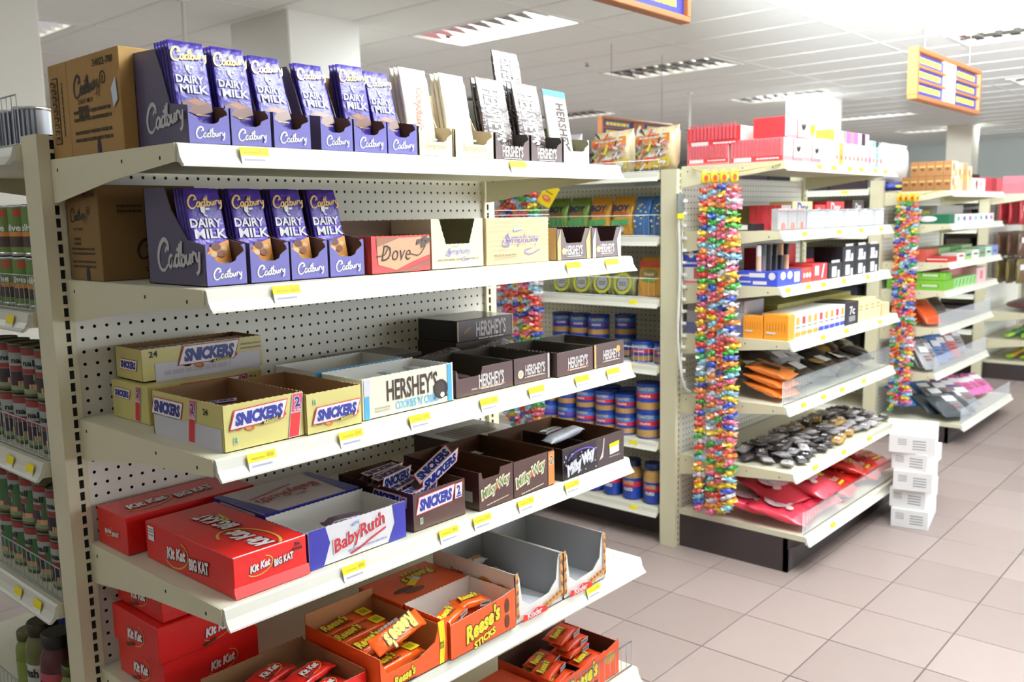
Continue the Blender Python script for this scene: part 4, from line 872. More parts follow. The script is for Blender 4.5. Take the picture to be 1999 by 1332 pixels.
dcl(fp, Print().poly([(-.35, -2), (.2, -2), (.45, .2), (.3, 2), (-.45, 2), (-.2, 0)], YELLOW).text('KING', 0, -.1, .5, .28, BLACKP, .02).text('SIZE', 0, -.45, .5, .28, BLACKP, .02).mesh(), 'F', .075, -.1232, .049, .0235, 'yellow_stripe')
dcl(fp, REE, 'F', -.03, -.1232, .016, .06)
kb = bar_mesh(.15, .046, .026, foil('f0601e', .35, 40, .2), .0008)
for k, (x, y, z, rx, r) in enumerate([(.39, -.49, .016, 0, 4), (.39, -.435, .016, 0, 2), (.39, -.385, .018, 0, 3), (.388, -.34, .018, 0, 2), (.392, -.44, .046, 6, 6), (.385, -.385, .048, 4, 4), (.388, -.335, .05, 4, 2)]):
    t = spot(f'long orange pack in the yellow striped tray, {NTH[k]} of eight', 'candy_pack', 'candy pack', kb, (x, y, Z5+z), (R(rx), 0, R(r)), 'long orange packs'); dcl(t.children[0], REE, 'U', -.03, .002, .0138, .075); dcl(t.children[0], Print().rect(-.5, .5, -.55, .55, YELLOW).lines(-.3, .3, [-.25, -.1, .05, .2], .09, M('7a7420', .5)).mesh(), 'U', .05, 0, .0138, .028, 'yellow_patch')
t = spot('long orange pack propped on its side at the front of the yellow striped tray', 'candy_pack', 'candy pack', kb, (.395, -.5, Z5+.082), (R(40), R(-4), R(8)), 'long orange packs'); dcl(t.children[0], REE, 'U', 0, .0, .0138, .1, 'lettering', R(180))
t, fp, lp = tray('display_tray', 'orange tray with two lines of yellow lettering, fifth shelf', .489, .207, -.56, .145, Z5, .083, .085, .088, RO, WHITEB, lambda w, h: [(0, 0), (w, 0), (w, h*1.12)]+zig((w*.82, h*1.05), (0, h*.95)), 0, RO)
dcl(fp, REE_S, 'F', -.005, -.0732, .046, .115, 'lettering', R(4)); dcl(fp, Print().oval(0, .5, .3, .7, CHOC, 12).oval(0, -.9, .3, .6, CHOC, 12).rect(-.45, .45, -.25, -.1, M('c8803a', .5)).mesh(), 'F', .074, -.0732, .048, .026, 'biscuit_picture')
sp_ = bar_mesh(.088, .048, .018, foil('f0601e', .35, 45, .22), .0008)
for k, (x, y, z, ry, r) in enumerate([(.54, -.51, .03, 0, 10), (.63, -.51, .03, 0, 4), (.56, -.46, .03, 0, 6), (.64, -.46, .03, 0, -5), (.55, -.49, .058, -6, 14), (.635, -.475, .06, 4, -8)]):
    t = spot(f'small orange pack in the tray with two lines of yellow lettering, {NTH[k]} of six', 'candy_pack', 'candy pack', sp_, (x, y, Z5+z), (R(4), R(ry), R(r)), 'small orange packs'); dcl(t.children[0], REE, 'U', -.005, .004, .0098, .055); dcl(t.children[0], Print().rect(-.5, .5, -.2, .2, M('b8b8be', .5)).lines(-.4, .4, [-.05], .1, BLACKP).mesh(), 'F', .025, -.0262, 0, .03, 'barcode')
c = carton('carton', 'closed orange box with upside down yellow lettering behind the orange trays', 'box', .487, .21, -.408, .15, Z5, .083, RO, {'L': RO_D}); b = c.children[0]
dcl(b, REE_S, 'U', .03, .02, .0836, .1, 'lettering', R(178)); dcl(b, Print().oval(0, 0, .5, .18, CHOC, 12).oval(.3, -.3, .5, .18, CHOC2, 12).mesh(), 'U', -.05, -.02, .0836, .06, 'biscuit_picture'); dcl(b, Print().poly([(-.5, -.2), (.1, -.2), (.1, .2), (-.5, .2)], YELLOW).poly([(.1, -.2), (.5, -.2), (.5, .2), (.1, .2)], PAPER).mesh(), 'U', -.0, .0, .084, .05, 'price_sticker', R(30))
KW = M('ecebe8', .4); KIN = M('a6a7ab', .6); WAF = M('c8904e', .5); WAF2 = M('8a4e28', .5)
for (a, nm) in ((.702, 'left'), (.880, 'right')):
    w = .174; d = .27
    fo = lambda w_, h_: [(0, 0), (w_, 0), (w_, h_*.98), (w_*.985, h_), (w_*.93, h_), (w_*.9, h_*.9), (w_*.86, h_*.5), (w_*.7, h_*.3), (w_*.3, h_*.25), (w_*.14, h_*.42), (w_*.09, h_*.9), (w_*.06, h_), (w_*.01, h_), (0, h_*.98)]
    t, fp, lp = tray('display_tray', f'white display tray with wafer pictures and a deep cut front, {nm} of the pair', a, w, -.554, d, Z5, .12, .12, .12, KW, KIN, fo, 0, KW, [(-d/2, 0), (d/2, 0), (d/2, .12), (-d/2, .12)])
    P = Print()
    for s in (-1, 1):
        for k in range(4): P.oval(s*.462, .28-k*.16, .03, .09, WAF, 10).oval(s*.458, .24-k*.16, .024, .035, WAF2, 9)
    for k in range(5): P.oval(.12+k*.07, -.26-.02*(k % 2)+k*.02, .05, .05, WAF, 9).oval(.12+k*.07, -.25+k*.02, .03, .02, WAF2, 8)
    P.poly([(-.4, -.34), (-.38, -.24), (-.25, -.28), (-.1, -.22), (.1, -.27), (.12, -.34)], M('d83028', .4)).text('Kinder', -.15, -.285, .3, .09, LW, .02)
    dcl(fp, P.mesh(), 'F', 0, -d/2-.0009, .06, w, 'wafer_print')
    if nm == 'left':
        dcl(lp, Print().text('K', -.42, 0, .13, .24, BLACKP, .03).text('inder', .08, -.02, .75, .22, M('c83028', .5), .02).mesh(), 'L', -w/2-.0007, .05, .085, .045); dcl(lp, Print().oval(-.25, 0, .25, .16, WAF, 12, -.3).oval(.2, -.05, .25, .16, WAF, 12, .3).oval(.2, -.1, .15, .06, WAF2, 9, .3).oval(-.25, -.06, .15, .06, WAF2, 9, -.3).mesh(), 'L', -w/2-.0007, -.07, .075, .1, 'wafer_picture')
kbm = bar_mesh(.12, .034, .022, foil('e4e2e0', .4, 45, .25), .0012)
for k, (x, y, z) in enumerate([(.79, -.32, .012), (.79, -.36, .012), (.79, -.40, .012), (.78, -.34, .035), (.79, -.38, .035), (.78, -.33, .058)]):
    t = spot(f'white wafer bar in the left wafer tray, {NTH[k]} of six', 'candy_bar', 'candy bar', kbm, (x, y, Z5+z+.006), (0, 0, R(6)), 'white wafer bars'); dcl(t.children[0], Print().oval(.3, 0, .16, .1, WAF, 10).text('kinder', -.15, .03, .4, .1, M('b03028', .5), .01).lines(-.4, .1, [-.1], .05, BLACKP).mesh(), 'U', 0, 0, .0116, .1, 'wafer_print')
MB().prism([(-.04, -.05), (.045, -.045), (.05, .05), (-.035, .045)], 0, .003, M('dcdfe6', .6), 'z').build('paper', None, (.79, -.49, Z5+.0025), (0, 0, .3)); tag(bpy.data.objects['paper'], 'crumpled white paper lying in the front of the left wafer tray', 'paper')
# ================================================================== bottom shelf
RR = M('d84a24', .4); rp = bar_mesh(.105, .066, .018, foil('e8481e', .4, 45, .22), .001)
t, fp, lp = tray('display_tray', 'orange tray of stacked orange packs at the bottom right of the near shelf unit', .885, .285, -.515, .19, Z6, .085, .09, .098, RR, M('4a2a1a', .7), lambda w, h: [(0, 0), (w, 0), (w, h*1.15), (w*.8, h), (w*.76, h*1.05), (w*.72, h), (0, h*.9)], 0, M('ee5228', .4))
dcl(fp, reese(None), 'F', -.02, -.0957, .045, .13); dcl(fp, Print().oval(0, 0, .5, .35, M('c89040', .5), 12).mesh(), 'F', .1, -.0957, .06, .05, 'cup_picture')
for k, (x, y, z, ry, r) in enumerate([(.96, -.46, .05, 0, 14), (1.09, -.46, .05, 0, 6), (.97, -.39, .05, 0, 10), (1.1, -.39, .05, 0, 4), (.95, -.44, .072, 0, 16), (1.075, -.42, .074, 0, 8), (1.075, -.415, .094, 0, 6), (1.06, -.40, .114, -3, 10), (.975, -.4, .072, 0, 12)]):
    t = spot(f'flat orange pack in the bottom right orange tray, {NTH[k]} of nine', 'candy_pack', 'candy pack', rp, (x, y, Z6+z+.004), (R(3), R(ry), R(r)), 'flat orange packs'); dcl(t.children[0], REE, 'U', -.015, .004, .0098, .065); dcl(t.children[0], Print().rect(-.5, .5, -.2, .2, M('b8b8be', .5)).lines(-.4, .4, [-.05], .1, BLACKP).mesh(), 'F', .025, -.0352, 0, .035, 'barcode')
c = carton('carton', 'closed orange and brown box beside the bottom right orange tray', 'box', .6, .275, -.515, .17, Z6, .075, RR); dcl(c.children[0], REE, 'U', .02, -.02, .0756, .14); dcl(c.children[0], Print().oval(0, 0, .5, .3, CHOC, 14).ring(0, 0, .5, .3, .04, M('c89040', .5)).mesh(), 'U', -.08, .02, .0756, .1, 'cup_picture')
# ================================================================== tins, jars
METAL = M('b8b8b4', .25, .9)
def tin(name, r, h, bands, lid=None, marks=None):
    """bands: list of (z0,z1,material) as fractions of the height"""
    t = thing(name, '', 'tin')
    MB().lathe([(r*.96, 0), (r, .003), (r, .006), (r*.97, .008), (r*.97, h-.008), (r, h-.006), (r, h-.002), (r*.95, h-.001), (r*.93, h-.004)], lid or METAL, 20).build('tin_body', t)
    lb = MB()
    for a, b, m in bands: lb.lathe([(r*.985, .008+a*(h-.016)), (r*.985, .008+b*(h-.016))], m, 20, None, False)
    l = lb.build('label', t)
    if marks: marks(l, r, h)
    return t
def curved(parent, r, h, ang, zc, w, hh, m, txt=None):
    """a flat print wrapped on a tin, ang = direction it faces"""
    mb = MB(); n = 6; aw = w/r
    if txt:
        v, f, tw, th = text2d(txt, .03)
        mb.add([(math.cos(ang+aw*p[0]/tw)*(r*.985+.0006), math.sin(ang+aw*p[0]/tw)*(r*.985+.0006), zc+p[1]/th*hh) for p in v], f, m)
    else:
        v = []; f = []
        for i in range(n+1):
            a = ang-aw/2+aw*i/n
            for z in (-hh/2, hh/2): v.append((math.cos(a)*(r*.985+.0004), math.sin(a)*(r*.985+.0004), zc+z))
        for i in range(n): f.append((2*i, 2*i+2, 2*i+3, 2*i+1))
        mb.add(v, f, m)
    return mb.build('lettering' if txt else 'label_picture', parent)
GRN = M('6a8a3a', .4); BEAN = M('2c1e1c', .5); ORB = M('d88a3a', .4); TEALG = M('4a7a4a', .5); REDL = M('983430', .5); PALE = M('a4aca6', .5); NAVYB = M('1f3f9c', .35); NAVYD = M('1c2a5a', .4)
LA = R(205)
def m_green(l, r, h):
    curved(l, r, h, LA, h*.55, r*1.3, h*.14, LW, 'olive'); curved(l, r, h, LA+.5, h*.84, r*.6, h*.13, M('c84a30', .4))
def m_jam(l, r, h):
    curved(l, r, h, LA, h*.66, r*1.0, h*.12, BLACKP, 'nall'); curved(l, r, h, LA-.1, h*.5, r*1.3, h*.1, REDL); curved(l, r, h, LA-.25, h*.3, r*.9, h*.28, M('3a2430', .5)); curved(l, r, h, LA+.75, h*.5, r*.9, h*.45, TEALG); curved(l, r, h, LA+.3, h*.2, r*.8, h*.1, M('d8a878', .5))
tinG = tin('food_tin', .0365, .11, [(0, .12, GRN), (.12, .36, M('4a342e', .5)), (.36, .46, ORB), (.46, 1, GRN)], None, m_green)
tinJ = tin('food_tin', .0365, .115, [(0, .1, M('8aa070', .5)), (.1, .3, M('7a5a54', .5)), (.3, .86, PALE), (.86, 1, REDL)], M('6a6650', .35, .7), m_jam)
tinS = tin('food_tin', .037, .085, [(0, 1, M('b8bcc8', .3, .6))], None, None)
for k in range(8):
    a = LA-.9+k*.26; curved(tinS.children[0], .0375, .085, a, .042, .004, .07, M('3a3c50', .5))
def jarp(name, r, h, lidm, body, lab, labm, lh=(.12, .5)):
    t = thing(name, '', 'jar')
    MB().lathe([(r*.8, 0), (r*.97, .006), (r, .014), (r, h*.66), (r*.93, h*.74), (r*.78, h*.82), (r*.78, h*.84)], body, 18).build('jar_body', t)
    MB().lathe([(r*.84, h*.84), (r*.86, h*.85), (r*.86, h*.985), (r*.8, h)], lidm, 18).build('lid', t)
    l = MB().lathe([(r*1.012, h*lh[0]), (r*1.012, h*lh[1])], labm, 18, None, False).build('label', t)
    for z, w, hh, m, s in lab: curved(l, r*1.04, h, R(190), h*z, w*r, h*hh, m, s)
    return t
jarB = jarp('food_jar', .042, .2, M('3a3826', .4, .5), M('6a6a3a', .15), [(.4, 1.3, .12, BLACKP, 'fresh')], M('c8ccc0', .5))
jarR = jarp('food_jar', .045, .2, M('26221e', .4), M('5a2a2c', .15), [(.35, 1.1, .2, BEAN, None)], M('b8505a', .5), (.1, .55))
jarO = jarp('food_jar', .036, .15, M('5a5a2c', .3, .5), M('7a8a3a', .15), [(.35, .8, .2, ORB, None)], M('8a9a4a', .5))
first = set()
def place(proto, loc, lab, group, rz=0.):
    if proto.name not in first:
        first.add(proto.name); proto.location = loc; proto.rotation_euler = (0, 0, rz); tag(proto, lab, proto['category'], group); return proto
    return dup(proto, loc, rz, lab, group)
YS = [.168, .243, .318, .393, .468]
for k, y in enumerate(YS):
    q = [f'{NTH[i]} from the upright' for i in range(6)]
    for lv, nm in ((0, 'lower'), (1, 'upper')):
        place(tinG, (.022, y, 1.2445+lv*.111), f'green and brown bean tin, {nm} of a pair, {q[k]}, second side shelf', 'green tins at the left edge', R(-12*k))
        place(tinJ, (.022, y, .9295+lv*.116), f'red, white and green tin, {nm} of a pair, {q[k]}, third side shelf', 'red and green tins, third side shelf', R(8*k))
    for lv, nm in ((0, 'lower'), (1, 'upper')): place(tinJ, (.022, y+.01, .6185+lv*.116), f'red, white and green tin, {nm} of a pair, {q[k]}, fourth side shelf', 'red and green tins, fourth side shelf', R(-9*k))
    if k < 4: place(tinS, (.024, .17+k*.078, 1.5795), f'silver striped tin on the top side shelf at the left edge, {q[k]}', 'silver tins at the left edge')
t = place(tinG, (.14, .36, 1.5795), 'green tin behind the silver tins, just left of the brown cartons', None); 
place(jarO, (.03, .17, .2515), 'olive green jar at the bottom left, nearest the upright', None); place(jarO, (.04, .245, .2515), 'olive green jar at the bottom left, second from the upright', None, 1)
place(jarR, (.04, .335, .2515), 'dark jar with a red label at the bottom left', None); place(jarB, (.04, .43, .2515), 'pale labelled jar with an olive lid at the bottom left', None)
place(jarO, (.04, .52, .2515), 'olive jar at the lower left corner beside the pale labelled jar', None, 2)
tinB = tin('food_tin', .075, .19, [(0, 1, M('2a3f8a', .4))], M('8a8a86', .3, .8), lambda l, r, h: curved(l, r, h, LA, h*.5, r*1.2, h*.2, M('d8c83a', .5)))
for k, (x, y) in enumerate([(.19, .2), (.19, .365), (.18, .53)]): place(tinB, (x, y, .2515), f'large blue tin behind the jars at the bottom left, {NTH[k]} from the upright', 'large blue tins')
# --- peanut tins across the aisle
SKY = M('3a78c8', .35); YTX = M('c8c48a', .5); NUTS = M('c89a58', .6, 0, .4, 160, .4); RB = M('c8283a', .35); VIO = M('6a4a9a', .4)
def m_pea(l, r, h):
    curved(l, r, h, R(195), h*.8, r*1.5, h*.13, YTX, 'PLANTERS'); curved(l, r, h, R(195), h*.56, r*.9, h*.1, LW, 'nuts')
def ptin(r, h, mid): return tin('peanut_tin', r, h, [(0, .3, NUTS), (.3, .46, NAVYB), (.46, .68, mid), (.68, .9, SKY), (.9, 1, NAVYB)], NAVYB, m_pea)
pR = ptin(.05, .0895, RB); pRt = ptin(.055, .122, RB); pV = ptin(.05, .0945, VIO)
G = 'peanut tins on the side shelves across the aisle'
for k, y in enumerate((.26, .378, .488, .598, .708, .818)):
    for lv, nm in ((0, 'lower'), (1, 'upper')):
        p = pRt if k == 0 else (pR if k < 4 else pV); h = .1225 if k == 0 else .09 if k < 4 else .095
        place(p, (2.52, y, ZBS[4]+.0005+lv*h), f'{"red" if k < 4 else "violet"} banded peanut tin, {nm} of the {NTH[k]} stack from the post, second lowest shelf', G, R(-6*k))
for k, y in enumerate((.45, .548, .655, .76)):
    for lv, nm in ((0, 'lower'), (1, 'upper')): place(pV, (2.55 if k else 2.62, y, ZBS[3]+.0005+lv*.095), f'violet banded peanut tin, {nm} of the {NTH[k]} stack from the gap, third lowest shelf', G, R(5*k))
for k, y in enumerate((.32, .435, .545, .655, .765)):
    for lv, nm in ((0, 'lower'), (1, 'upper')): place(pR if k < 3 else pV, (2.635, y, ZBS[4]+.0005+lv*(.09 if k < 3 else .095)), f'added second row peanut tin, {nm} of the {NTH[k]} stack from the post, second lowest shelf', 'added peanut tins of the second row', R(7*k))  # tins added to hide the bright pegboard where deep shade belongs
place(pR, (2.53, .30, ZBS[3]+.0005), 'single red banded peanut tin left of its twin behind the fence, third lowest shelf', G); place(pR, (2.54, .19, ZBS[3]+.0005), 'single red banded peanut tin beside the cream corner post, third lowest shelf', G)
pj = jarp('peanut_jar', .044, .18, NAVYD, NUTS, [(.44, 1.2, .1, YTX, 'PLANTERS'), (.28, 1.0, .1, LW, 'nuts')], NAVYB, (.02, .55))
for c in pj.children:
    if c.name.startswith('label'): MB().lathe([(.0452, .06), (.0452, .083)], RB, 18, None, False).build('red_band', c)
for k, y in enumerate((.235, .345, .452, .556, .66, .77)): place(pj, (2.52, y, ZBS[5]+.0005), f'peanut jar with a blue lid on the bottom side shelf, {NTH[k]} from the corner post', 'peanut jars on the bottom side shelf', R(-4*k))

# ================================================================== bags
def bag(lab, me, loc, rot, prints=(), group=None, cat='candy bag', name='candy_bag'):
    t = spot(lab, name, cat, me, loc, rot, group, 'pouch'); b = t.children[0]
    for m_, f, x, y, z, s in prints: dcl(b, m_, f, x, y, z, s)
    return t
# snack bags, second side shelf
BOY = Print().text('BOY', 0, .18, .9, .3, M('2a2a52', .5), .05, .1).lines(-.4, .4, [-.05, -.15], .05, M('b03a2a', .5)).poly([(-.45, -.35), (.45, -.3), (.45, -.55), (-.45, -.6)], M('4a9a5a', .5)).oval(0, -.75, .3, .14, M('d8d8d0', .5)).mesh()
mG = pouch_mesh(.115, .175, .05, foil('7a9a3a', .4, 30, .3)); mO = pouch_mesh(.115, .175, .05, foil('d89a2a', .4, 30, .3)); mBl = pouch_mesh(.085, .17, .05, foil('3a6aa8', .4, 30, .3)); mY = pouch_mesh(.13, .17, .06, foil('e0a02c', .4, 30, .3))
SB = R(-90)
for k, (y, me, c) in enumerate([(.765, mG, 'green'), (.645, mG, 'green'), (.525, mO, 'orange and yellow'), (.405, mO, 'orange and yellow')]):
    bag(f'{c} snack bag with dark capitals behind the wire fence, {NTH[3-k]} from the right', me, (2.53, y, ZBS[1]+.002), (R(-10), 0, SB), [(BOY, 'F', 0, -.029, .1, .1)], 'snack bags on the second side shelf')
BLP = Print()
for k in range(14): BLP.oval(random.uniform(-.4, .4), random.uniform(-.6, .6), .06, .05, random.choice([YELLOW, LW, M('e08a40', .5)]), 8)
BLP = BLP.mesh()
for k, y in enumerate((.30, .215)): bag(f"blue candy bag with yellow spots, {['left', 'right'][k]} one beside the corner post", mBl, (2.53+.0*k, y, ZBS[1]+.002), (R(-8), 0, SB), [(BLP, 'F', 0, -.029, .085, .08)], 'blue candy bags')
# silver pouches, third side shelf
RINGP = Print().ring(0, 0, .42, .42, .14, M('c8c83a', .45)).oval(0, 0, .3, .3, M('b8b8c0', .35)).lines(-.2, .2, [.0, -.1], .06, M('6a6a3a', .5)).mesh(); mS = pouch_mesh(.115, .1, .05, foil('8a8c5a', .6, 40, .4))
for k, y in enumerate((.73, .615, .50, .39)): bag(f'small silver and yellow pouch on the third side shelf, {NTH[3-k]} from the right', mS, (2.53, y, ZBS[2]+.002), (R(-10), 0, SB), [(RINGP, 'F', 0, -.029, .05, .1)], 'silver pouches')
bag('large orange snack bag beside the corner post, third side shelf', mY, (2.53, .255, ZBS[2]+.002), (R(-8), 0, SB), [(Print().oval(0, .1, .42, .22, M('7a6a3a', .5), 14).text('Snack', 0, .1, .5, .14, M('e8d8a0', .5), .02, .2).poly([(-.5, .42), (.5, .42), (.5, .62), (-.5, .62)], M('c8402a', .4)).poly([(-.3, -.1), (.4, -.2), (.3, -.28), (-.35, -.2)], M('5a9a3a', .5)).mesh(), 'F', 0, -.03, .085, .105)])
# mixed candy bags, top side shelf
def mixed(n=60, w=.5, h=.5):
    P = Print()
    for k in range(n):
        a = random.uniform(0, 3.14); x, y = random.uniform(-w*.9, w*.9), random.uniform(-h*.9, h*.9); L = random.uniform(.06, .13); c, s = math.cos(a)*L, math.sin(a)*L
        P.poly([(x-c+s*.25, y-s-c*.25), (x+c+s*.25, y+s-c*.25), (x+c-s*.25, y+s+c*.25), (x-c-s*.25, y-s+c*.25)], random.choice([M('d8503a', .4), M('8a9a6a', .4), M('d8b090', .4), M('6a5a8a', .4), M('3a3a40', .4), M('c8a8a0', .4), YELLOW, LW]))
    return P.mesh()
MIX = mixed(); mBig = pouch_mesh(.2, .19, .09, foil('c8b890', .5, 30, .3)); HEADER = Print().poly([(-.5, -.12), (.5, -.12), (.5, .1), (-.5, .1)], ORB).poly([(-.5, -.16), (.5, -.16), (.5, -.1), (-.5, -.1)], M('d88a90', .5)).lines(-.4, .4, [0], .05, LW).mesh(); YEL_LOW = Print().rect(-.5, .5, -.12, .12, M('d8b830', .45)).mesh()
for k, (y, x, tl, rz) in enumerate([(.45, 2.54, -4, -84), (.225, 2.54, -2, -94)]):
    bag(f"clear bag of mixed wrapped candy on the top side shelf, {['left', 'right'][k]} of the two", mBig, (x, y, ZBS[0]+.002), (R(-6), R(tl), R(rz)), [(MIX, 'F', 0, -.049, .09, .17), (HEADER, 'F', 0, -.0505, .135, .17), (YEL_LOW, 'F', 0, -.0495, .035, .17)], 'mixed candy bags')
bag('pale bag with a purple bow standing left of the mixed candy bags', pouch_mesh(.13, .2, .06, foil('cfc8d4', .5, 30)), (2.6, .75, ZBS[0]+.002), (R(-6), 0, SB), [(Print().poly([(-.4, .1), (0, 0), (.4, .14), (.1, -.04), (.3, -.2), (0, -.06), (-.3, -.18), (-.05, 0)], M('4a4a9a', .5)).mesh(), 'F', 0, -.032, .1, .08)])
bag('dark candy bag between the white tray and the mixed candy bags', pouch_mesh(.11, .1, .05, foil('4a3a3c', .5, 30)), (2.54, .62, ZBS[0]+.002), (R(-6), 0, SB))
# ================================================================== strings of wrapped candy
CC = [foil(c, .6, 90, .2, 0, .8) for c in ('d8382c', 'e8c42c', '2c4ab0', '3a9a3a', 'e06a8a', 'e88a3c', 'd8d4dc', '8ac0d8', 'd05a4a')]
CCN = 'red yellow blue green pink orange silver aqua coral'.split()
def candy_mesh(m, wide):
    mb = MB().sphere((0, 0, 0), .0145 if wide else .0155, .0135, .012, m, 8)
    for s in (-1, 1):
        if 1: mb.add([(s*.010, -.005, -.005), (s*.010, .005, .005), (s*.031, -.003, .01), (s*.029, .003, -.011), (s*.03, .009, 0)], [(0, 3, 4), (0, 4, 2), (1, 4, 3), (1, 2, 4), (0, 2, 1), (0, 1, 3)], m)
        mb.add([(-.006, 0, s*.01), (.006, .004, s*.01), (.012, -.003, s*.0165), (-.012, .004, s*.017)], [(0, 1, 2, 3)], m)
    return mb.mesh('wrapped_candy')
CM = {(i, w): candy_mesh(m, w) for i, m in enumerate(CC) for w in (0, 1)}
HDR = loft(MB(), [(0, .016, .004), (.01, .017, .007), (.03, .017, .007), (.045, .014, .006), (.052, .008, .003)], foil('e8c820', .3, 60), 'z', 10, .7).mesh('header_tag')
def strand(lab, x, y, z0, z1, wide=0, dx=0., dy=0., header=True, seed=0, group=None, step=.0235):
    rng = random.Random(seed); t = thing('candy_string', lab, 'candy string', (x, y, 0), 0, group)
    n = int((z1-z0)/step)
    if header:
        h = put('header_tag', HDR, t, (0, 0, z1), (0, R(rng.uniform(-5, 5)), R(-35))); dcl(h, Print().oval(0, 0, .5, .7, M('d84a30', .4), 10).mesh(), 'F', 0, -.0075, .02, .018, 'header_print')
    last = -1
    for k in range(n):
        z = z1-.012-k*step-(seed % 4)*step*.27; f = (z1-z)/(z1-z0); c = rng.choice([i for i in range(9) if i != last]); last = c
        put('wrapped_candy', CM[c, wide], t, (dx*f+rng.uniform(-.003, .003), dy*f+rng.uniform(-.004, .004), z), (rng.uniform(-.35, .35), rng.uniform(-.45, .45), R(-40)+rng.uniform(-.5, .5)), (1.08, 1, 1.1) if wide else (.82, 1, 1.12))
    MB().tube([(0, 0, z1), (dx, dy, z0)], .0012, M('d8d0b0', .5), 4).build('string', t)
    return t
for k, (y, y2, zz, wd) in enumerate([(-.058, .015, .2, 0), (-.10, -.005, .19, 0), (-.142, -.007, .2, 0), (-.19, .005, .235, 1)]):
    strand(f'candy string hanging at the middle shelf unit, {NTH[k]} of four from the left', 2.43-.004*k, y, zz, 1.535, wd, 0, y2, True, 11+k, 'candy strings at the middle shelf unit')
for k, (y, y2, zz, wd) in enumerate([(.02, .0, .18, 0), (-.015, .0, .2, 0), (-.05, .01, .2, 0), (-.082, .01, .22, 1)]):
    strand(f'candy string hanging at the right hand shelf unit, {NTH[k]} of four from the left', 4.915-.004*k, y, zz, 1.465, wd, 0, y2, True, 31+k, 'candy strings at the right hand shelf unit')
for k, (y, wd, zz) in enumerate([(1.0, 0, .5), (.965, 0, .45), (.93, 0, .4), (.895, 0, .3), (.86, 0, .2), (.82, 1, .06), (.775, 1, .04)]):
    strand(f'candy string between near shelf unit and peanut tins, {NTH[k]} of seven from left', 2.395-.003*k, y, zz, 1.535, wd, 0, 0, True, 51+k, 'candy strings across the aisle')
def cord(lab, pts):
    o = MB().tube(pts, .0028, M('b8a850', .6), 5).build('cord'); tag(o, lab, 'cord')
cord('yellow cord carrying the candy strings at the middle shelf unit', [(2.485, .03, 1.6), (2.432, -.06, 1.575), (2.43, -.13, 1.57), (2.424, -.2, 1.575), (2.485, -.345, 1.6)])
cord('yellow cord carrying the candy strings at the right hand shelf unit', [(4.965, .06, 1.53), (4.917, .0, 1.505), (4.912, -.09, 1.505), (4.965, -.2, 1.53)])
cord('yellow cord carrying the candy strings opposite the near shelf unit', [(2.395, 1.02, 1.575), (2.395, .85, 1.57), (2.39, .74, 1.57), (2.43, .45, 1.582)])
t = thing('tag_card', 'yellow tag card hanging on the cord beside the cream box', 'tag', (2.385, .735, 1.47), (R(8), R(32), R(-60)))
MB().box(-.033, .033, -.001, .001, 0, .1, M('e8cc24', .4), c=.0008).build('card', t); dcl(t.children[0], Print().oval(0, 0, .5, .3, M('d86a3a', .4), 12).oval(-.1, .05, .25, .12, M('e8a0a0', .4), 10).lines(-.4, .4, [.6], .08, BLACKP).mesh(), 'F', 0, -.0012, .035, .045, 'card_print')
# clip strip of white plastic hanging on the middle upright
t = thing('clip_strip', 'white plastic hanging strip with clips on the middle upright', 'strip', (2.435, .07, 0))
MB().tube(cr([(.0, 0, 1.5), (.004, -.01, 1.2), (-.01, -.012, .9), (.02, -.02, .72), (.06, -.03, .68)], 8), .006, M('eeece6', .3), 6).build('strip', t)
cl = MB().box(-.012, .012, -.012, .004, -.006, .006, M('f6f4f0', .3), c=.002).mesh('clip')
for k in range(16): put('clip', cl, t, (.03, -.012, .72+k*.05), (0, 0, .3*(k % 3)))
MB().tube([(.03, -.006, .7), (.03, -.006, 1.5)], .003, M('eeece6', .3), 5).build('strip_backing', t)
MB().box(-.02, .03, -.014, -.011, 1.42, 1.5, M('6a706a', .5)).box(-.02, .03, -.0145, -.011, 1.4, 1.42, YELLOW).build('label_card', t)
# ================================================================== middle shelf unit: goods on its end
PK = M('e87a80', .4); PKR = M('dc4450', .4); WB = M('f4f1ee', .4); REDP = M('d83a40', .4); ORP = M('e89a3a', .4); GRY = M('8a8a8c', .4); BLK = M('26242a', .4); VIOP = M('b860a8', .4); BLUB = M('3a4ab8', .4)
YO = 0.
def cpack(name, lab, x0, w, yf, d, z, h, m, fm=None, rz=0., group=None, dec=(), cat='box'):
    if yf < -.28: yf += YO
    c = carton(name, lab, cat, x0, w, yf, d, z, h, m, fm, rz, group, min(.001, w*.1)); b = c.children[0]
    for me, f, x, zz, s in dec: dcl(b, me, f, *({'F': (x, -d/2-.0006, zz), 'L': (-w/2-.0006, x, zz)}[f]), s, 'print')
    return c
STRIP = Print().rect(-.5, .5, -.2, -.12, REDP).rect(-.45, -.1, -.2, -.125, LW).lines(.0, .45, [-.175], .03, LW)
for k in range(13): STRIP.rect(-.48+k*.075, -.435+k*.075, -.1, .18, M('c85a64', .4))
STRIP = STRIP.mesh()
FIG = Print().oval(-.25, .05, .07, .18, M('e8a0a0', .4)).rect(-.5, -.05, -.25, -.15, M('e88a90', .4)).rect(-.04, .0, -.25, .25, REDP).oval(.2, .02, .03, .07, BLACKP, 8, .5).oval(.26, .02, .03, .08, BLACKP, 8).oval(.32, .03, .03, .07, BLACKP, 8, -.4).rect(.02, .5, -.25, -.17, PK).mesh()
z = ZB[0]; YO = .077
cpack('cosmetics_box', 'pink box with rows of red packs on the middle unit\'s top shelf, rear left', 2.5, .17, -.12, .185, z, .088, PK, {'F': WB}, dec=[(STRIP, 'L', 0, .045, .18)])
